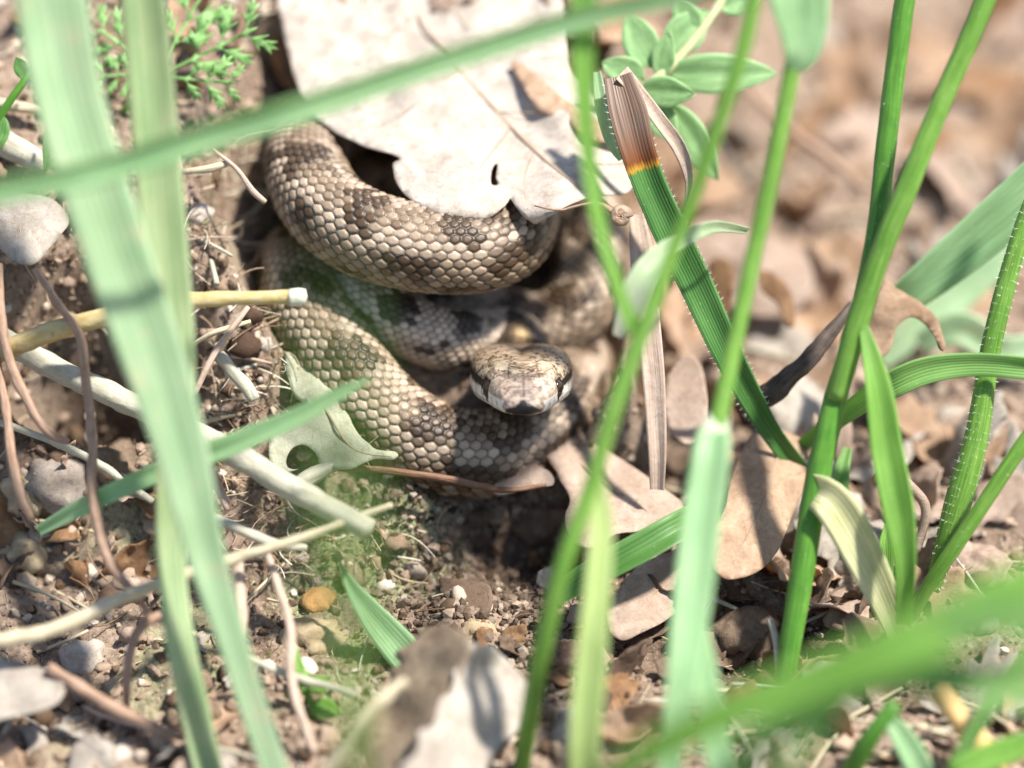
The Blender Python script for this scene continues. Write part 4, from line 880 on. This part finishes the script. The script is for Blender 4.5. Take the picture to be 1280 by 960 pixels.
for bs, tp, wd in [((832, 92, -1.1), (972, 92, -1.0), 52), ((814, 84, -1.0), (784, 14, -1.1), 46), ((834, 66, -1.2), (884, 12, -1.3), 50), ((806, 100, -.9), (752, 78, -.9), 40), ((800, 112, -.8), (868, 118, -.6), 40), ((806, 116, -.9), (846, 180, -.8), 40), ((786, 134, -.9), (812, 196, -1.1), 34), ((838, 130, -1.0), (898, 226, -1.1), 44), ((868, 44, -1.3), (846, -4, -1.2), 38), ((824, 96, -1.0), (836, 40, -.9), 30), ((900, 10, -1.4), (952, -8, -1.4), 36)]:
    oval_leaf('leaf', bs, tp, wd, HERB, hs_)
def cut_leaf(parent, base, tip, wpx, seed, pairs=3):
    """a feathery leaf: a stalk with toothed lobes on both sides, one mesh"""
    r_ = np.random.default_rng(seed); B, Tp = np.array(base[:2], float), np.array(tip[:2], float); ax = Tp - B; L_ = np.hypot(*ax); ax /= L_; pr = np.array([-ax[1], ax[0]])
    right, left = [], []
    def lobe(t, sg, ln):
        o_ = B + ax * (t * L_); dr = norm((ax * .75 + pr * sg * .85)[None])[0]; sd_ = np.array([-dr[1], dr[0]]) * sg
        wv_ = ln * .08; q_ = [o_ - ax * L_ * .03, o_ + dr * ln * .30 - sd_ * wv_, o_ + dr * ln * .62 - sd_ * ln * .27, o_ + dr * ln * .46 - sd_ * wv_ * 1.1, o_ + dr * ln * .62 - sd_ * wv_ * 1.2, o_ + dr * ln * .90 - sd_ * ln * .18, o_ + dr * ln * .76 - sd_ * wv_ * .8,
               o_ + dr * ln, o_ + dr * ln * .80 + sd_ * wv_ * .8, o_ + dr * ln * .88 + sd_ * ln * .20, o_ + dr * ln * .60 + sd_ * wv_ * 1.2, o_ + dr * ln * .46 + sd_ * wv_ * 1.1, o_ + dr * ln * .58 + sd_ * ln * .26, o_ + dr * ln * .28 + sd_ * wv_]
        q_.append(o_ + ax * L_ * .035); return q_
    for i in range(pairs):
        t = .3 + .55 * i / (pairs - 1); ln = wpx * (.62 - .25 * abs(t - .5)) * r_.uniform(.85, 1.15)
        right += lobe(t, 1, ln); left.append(lobe(t + .03, -1, ln * r_.uniform(.8, 1.1)))
    lw = 3.0; poly = [B + pr * lw] + [p + pr * lw * .6 for p in right] + [Tp + pr * 2 - ax * 8, Tp, Tp - pr * 2 - ax * 8]
    for q_ in left[::-1]: poly += [p - pr * lw * .6 for p in q_[::-1]]
    poly += [B - pr * lw]
    P, F = cdt_fill(np.array(poly), (), 6)
    d = base[2] + (tip[2] - base[2]) * ((P - B) @ ax) / L_ - .0016 * np.abs((P - B) @ pr) + .06 * vnoise(P[:, 0] / 14, P[:, 1] / 14)
    V = np.array([W(x, y, q_) for (x, y), q_ in zip(P, d)])
    o = obj('leaf', mesh('leaf', V, F[:, ::-1], uv=np.stack([((P - B) @ pr) / wpx + .5, ((P - B) @ ax) / L_], 1)), FEATHER); md = o.modifiers.new('thickness', 'SOLIDIFY'); md.thickness = .025; md.offset = 0
    return rel(o, parent)
fp = empty('feathery_herb', tuple(W(180, 150, -1.2))); tag(fp, 'feathery cut leaved green seedling behind the striped blade', 'herb')
cut_leaf(fp, (205, 92, -.9), (322, 34, -.7), 92, 1); cut_leaf(fp, (200, 84, -.9), (262, -22, -1.0), 84, 2); cut_leaf(fp, (204, 96, -.9), (296, 104, -.6), 66, 3, 3); cut_leaf(fp, (196, 84, -1.0), (118, 34, -1.1), 70, 4); cut_leaf(fp, (196, 92, -1.0), (120, 96, -1.0), 56, 5, 3)
rel(tube('stem', px_pts([(204, 88, -.9, 9), (190, 110, -1.0, 9), (160, 134, -1.2, 9), (140, 150, -1.6, 8)]), STEMG, nr=8), fp)
dh = empty('dark_herb', tuple(W(30, 200, -.6))); tag(dh, 'small dark green herb stem beside the widest blade', 'herb')
rel(tube('stem', px_pts([(-20, 180, -.3, 10), (10, 130, -.2, 10), (34, 96, -.2, 9), (50, 70, -.3, 5)]), STEMD, nr=8), dh)
for bs, tp, wd in [((34, 98, -.2), (20, 72, -.1), 20), ((36, 96, -.2), (62, 96, -.2), 18), ((2, 142, -.2), (-16, 196, -.1), 34), ((58, 214, .1), (62, 150, .1), 12), ((58, 208, .1), (84, 198, .1), 16)]:
    oval_leaf('leaf', bs, tp, wd, GR_DARK, dh)
oh = empty('tiny_sprout', tuple(W(390, 880, 1.8))); tag(oh, 'tiny bright green sprout in the moss', 'herb')
rel(tube('stem', px_pts([(392, 900, 1.8, 6), (388, 876, 1.9, 6), (384, 856, 2.0, 5)]), STEMG, nr=8), oh)
for bs, tp, wd in [((384, 858, 2.0), (366, 838, 2.0), 22), ((386, 862, 2.0), (412, 850, 2.0), 24), ((390, 880, 1.9), (424, 892, 1.9), 26), ((388, 884, 1.9), (366, 800, 1.6), 12)]:
    oval_leaf('leaf', bs, tp, wd, GR_FRESH, oh)

# ------------------------------------------------------------------ pebbles and clods
PEB = {k: m_dry('pebble_' + k, *v, trans=0, rough=.85, scale=1.6) for k, v in dict(white=((.50, .44, .38), (.60, .54, .47), (.36, .29, .23)), grey=((.27, .23, .195), (.36, .31, .27), (.17, .135, .11)), ochre=((.38, .29, .18), (.50, .41, .28), (.27, .20, .12)), earth=((.20, .145, .10), (.30, .22, .16), (.10, .065, .045)), orange=((.52, .28, .10), (.60, .38, .18), (.36, .18, .08))).items()}
PB = [(105, 824, 58, 46, 'white', 'white rounded pebble on the soil'), (78, 606, 84, 76, 'grey', 'grey smooth pebble under the brown runner'), (140, 585, 70, 70, 'earth', 'brown clod between the runner and the widest blade'), (398, 754, 46, 34, 'orange', 'small orange stone on the moss'), (396, 798, 74, 40, 'ochre', 'flat yellowish stone on the moss'), (396, 726, 26, 14, 'grey', 'little grey stone above the orange one'), (110, 716, 30, 26, 'white', 'dull white grit stone beside the straw'), (150, 950, 52, 34, 'white', 'cream stone half sunk in the loose soil'), (600, 790, 44, 34, 'ochre', 'knobbly yellowish earth lump in the hollow'), (680, 655, 64, 50, 'earth', 'crumbly earth clod beneath the curling tan leaf'), (615, 640, 40, 30, 'earth', 'dark earth lump in the hollow under the coil'), (1080, 705, 90, 100, 'grey', 'knobbly greyish clod behind the snapped yellow blade'), (930, 790, 90, 70, 'earth', 'large mossy brown clod under the broad tan leaf'), (860, 580, 70, 60, 'earth', 'dark brown clod behind the straw strip'), (560, 668, 34, 28, 'earth', 'brown crumb of earth on the mossy edge'), (240, 896, 60, 50, 'earth', 'soft brown clod between the grass blade feet'), (330, 430, 24, 20, 'white', 'whitish grit grain on the dry soil'), (252, 268, 30, 24, 'white', 'pinkish white grit stone beside the striped blade'), (30, 690, 60, 44, 'ochre', 'tan crumbling lump below the brown runners'), (300, 400, 18, 14, 'white', 'small pale grit grain under the yellow stalk'), (30, 620, 56, 60, 'ochre', 'sandy lump of soil under the thin brown runner')]
def clod(px, py, wpx, hpx, kind, label):
    p = G(px, py, .0); d = float(-(p @ FWD)); k = PX * (DIST - d) / DIST
    Vv, Ff = I3; seed_[0] += 4.4; s_ = seed_[0]
    am = .34 if kind in ('earth', 'ochre') else .24
    r = 1 + am * fbm(Vv[:, 0] * 1.6 + s_, Vv[:, 1] * 1.6, Vv[:, 2] * 1.6, oct=4, gain=.6 if am > .2 else .4)
    B = Vv * r[:, None] * [wpx * k * .5, (wpx + hpx) * .25 * k, hpx * k * .5]
    o = obj('soil_clod' if kind == 'earth' else 'pebble', mesh('pebble', B, Ff), PEB[kind], loc=tuple(p), rot=(.2, .1, s_ % 1 * .6))
    tag(o, label, 'clod' if kind == 'earth' else 'pebble')
for r_ in PB: clod(*r_)

# ------------------------------------------------------------------ leaf litter: scraps of dead leaves lying about, alike but for their place
def scrap_mesh(seed, whole):
    r_ = np.random.default_rng(seed); n = 46; a_ = np.linspace(0, 2 * np.pi, n, endpoint=False)
    if whole:
        rad = .55 + .45 * np.abs(np.cos(a_)) ** 1.5; rad = rad * (1 + .22 * np.cos(a_ * 9 + 1)) ; L_ = np.stack([rad * np.cos(a_), .62 * rad * np.sin(a_)], 1)
    else:
        rad = 1 + .32 * vnoise(np.cos(a_) * 1.7 + seed, np.sin(a_) * 1.7) + .12 * vnoise(np.cos(a_) * 5 + seed, np.sin(a_) * 5) ; L_ = np.stack([rad * np.cos(a_), r_.uniform(.45, .8) * rad * np.sin(a_)], 1)
    P, F = cdt_fill(L_, (), .13)
    c1, c2 = r_.uniform(-.55, .55), r_.uniform(-.9, .9)
    z = c1 * P[:, 0] ** 2 + c2 * P[:, 1] ** 2 + .10 * vnoise(P[:, 0] * 2.5 + seed, P[:, 1] * 2.5) + .05 * vnoise(P[:, 0] * 6, P[:, 1] * 6 + seed) - .07 * np.exp(-(P[:, 1] / .06) ** 2)
    return mesh('leaf_scrap', np.stack([P[:, 0], P[:, 1], z], 1), F)
KINDS_ = [('tan', OAK_TAN), ('pink', OAK_PINK), ('brown', OAK_BROWN), ('grey', OAK_GREY), ('dark', OAK_DARK)]
SCR = {}
for i, (k, mt) in enumerate(KINDS_):
    SCR[k] = []
    for j in range(4):
        me = scrap_mesh(i * 13 + j * 3 + 1, j == 0); me.materials.append(mt); SCR[k].append(me)
LOOK = dict(tan='tan', pink='pinkish grey', brown='rusty brown', grey='bleached grey', dark='blackish brown')
def scrap(px, py, size, kind, where, lift=.1, tilt=.6):
    p = G(px, py, lift); o = bpy.data.objects.new('leaf_scrap', random.choice(SCR[kind])); COL.objects.link(o)
    o.location = p; o.scale = (size,) * 3; o.rotation_euler = (random.gauss(0, tilt), random.gauss(0, tilt), random.uniform(0, 6.28))
    md = o.modifiers.new('thickness', 'SOLIDIFY'); md.thickness = .022 / size
    tag(o, LOOK[kind] + ' scrap of dead leaf ' + where, 'leaf', LOOK[kind] + ' leaf scraps ' + where)
def strew(n, bx, kinds, smin, smax, where, lift=.12):
    for _ in range(n): scrap(random.uniform(bx[0], bx[2]), random.uniform(bx[1], bx[3]), random.uniform(smin, smax), random.choice(kinds), where, lift)
strew(30, (900, 540, 1300, 760), ['pink', 'pink', 'tan', 'grey'], .5, 1.2, 'around the hairy stem foot', .3)
strew(34, (740, 690, 1100, 900), ['dark', 'dark', 'brown', 'tan', 'dark'], .25, .7, 'in the dark litter under the node blade')
strew(24, (700, 860, 1300, 980), ['pink', 'grey', 'tan'], .35, .8, 'by the orange stalk and straw')
strew(26, (840, 330, 1300, 560), ['pink', 'tan', 'grey'], .5, 1.2, 'behind the charred twig')
strew(34, (830, -30, 1320, 330), ['pink', 'tan', 'grey', 'brown'], .5, 1.5, 'on the distant blurred soil')
strew(10, (570, 640, 730, 860), ['dark', 'brown'], .18, .36, 'in the hollow below the coils')
strew(14, (0, 560, 200, 780), ['brown', 'pink', 'dark'], .3, .65, 'under the brown runners')
strew(12, (-20, 780, 330, 980), ['pink', 'grey', 'tan'], .25, .55, 'near the white pebble')
strew(12, (-20, -20, 330, 120), ['brown', 'pink', 'tan'], .3, .6, 'around the feathery seedling')
strew(6, (660, -20, 800, 240), ['pink', 'tan'], .5, .9, 'under the oval leaved sprig')
def straws(n, bx, where, lmin=.6, lmax=2.2):
    for _ in range(n):
        p = G(random.uniform(bx[0], bx[2]), random.uniform(bx[1], bx[3]), .12); a_ = random.uniform(-.7, .7) + (math.pi / 2 if random.random() < .25 else 0); L_ = random.uniform(lmin, lmax)
        dv = np.array([math.cos(a_), math.sin(a_), random.gauss(0, .15)]); r = random.uniform(.018, .05)
        rows = np.array([[*(p + dv * L_ * (t - .5) + np.array([0, 0, .1 * L_ * t * (1 - t)])), r * (1 - .4 * t)] for t in (0, .3, .6, 1)])
        mt, nm = random.choice([(STRAW, 'yellowish'), (STRAW_PINK, 'pinkish'), (STRAW_GREY, 'greyish')])
        tag(tube('straw', rows, mt, wob=.06, jit=.2, nr=7, step=.15), nm + ' dry straw lying ' + where, 'straw', nm + ' straws ' + where)
straws(26, (880, 860, 1300, 980), 'by the orange stalk')
straws(14, (0, 620, 330, 980), 'under the wide blades')
straws(14, (880, 560, 1300, 760), 'around the hairy stem foot')
straws(12, (235, 210, 345, 620), 'on the dry soil beside the coils', .3, .9)
straws(12, (850, 100, 1300, 480), 'on the distant soil')

# fine fibres and rootlets, past counting
fpts = np.concatenate([ground_pts(1300, box), ground_pts(900, (230, 180, 480, 720))]); fpts = fpts[~((np.abs(fpts[:, 0] + .5) < 2.7) & (fpts[:, 1] > -1.0) & (fpts[:, 1] < 4))]; n = len(fpts)
base = np.stack([fpts[:, 0], fpts[:, 1], h_full(fpts[:, 0], fpts[:, 1]) + .02], 1)
dr = norm(rng.normal(size=(n, 3)) * [1, 1, .25] + [0, 0, .12]); ln = rng.uniform(.12, .75, n); cv_ = rng.normal(size=(n, 3)) * .35
Vs, Fs = [], []
tt_ = np.linspace(0, 1, 6); ang = np.array([0, 2.09, 4.19])
sd1 = norm(np.cross(dr, np.array([.2, .1, 1.]))); sd2 = np.cross(dr, sd1); rad = rng.uniform(.005, .016, n)
P = base[:, None] + (dr[:, None] * tt_[None, :, None] + cv_[:, None] * ((tt_ - .5) ** 2)[None, :, None]) * ln[:, None, None]
V = P[:, :, None] + (sd1[:, None, None] * np.cos(ang)[None, None, :, None] + sd2[:, None, None] * np.sin(ang)[None, None, :, None]) * rad[:, None, None, None]
F = (gridF(6, 3, True)[None] + (np.arange(n) * 18)[:, None, None]).reshape(-1, 4)
fc = np.array([[.55, .45, .30], [.42, .30, .21], [.66, .60, .47], [.28, .18, .12]])[rng.choice(4, n)]
tag(obj('dry_fibres', mesh('dry_fibres', V.reshape(-1, 3), F, col=np.repeat(fc, 18, 0)), CRUMB), 'fine dry fibres and rootlets scattered over the soil', 'litter', kind='stuff')
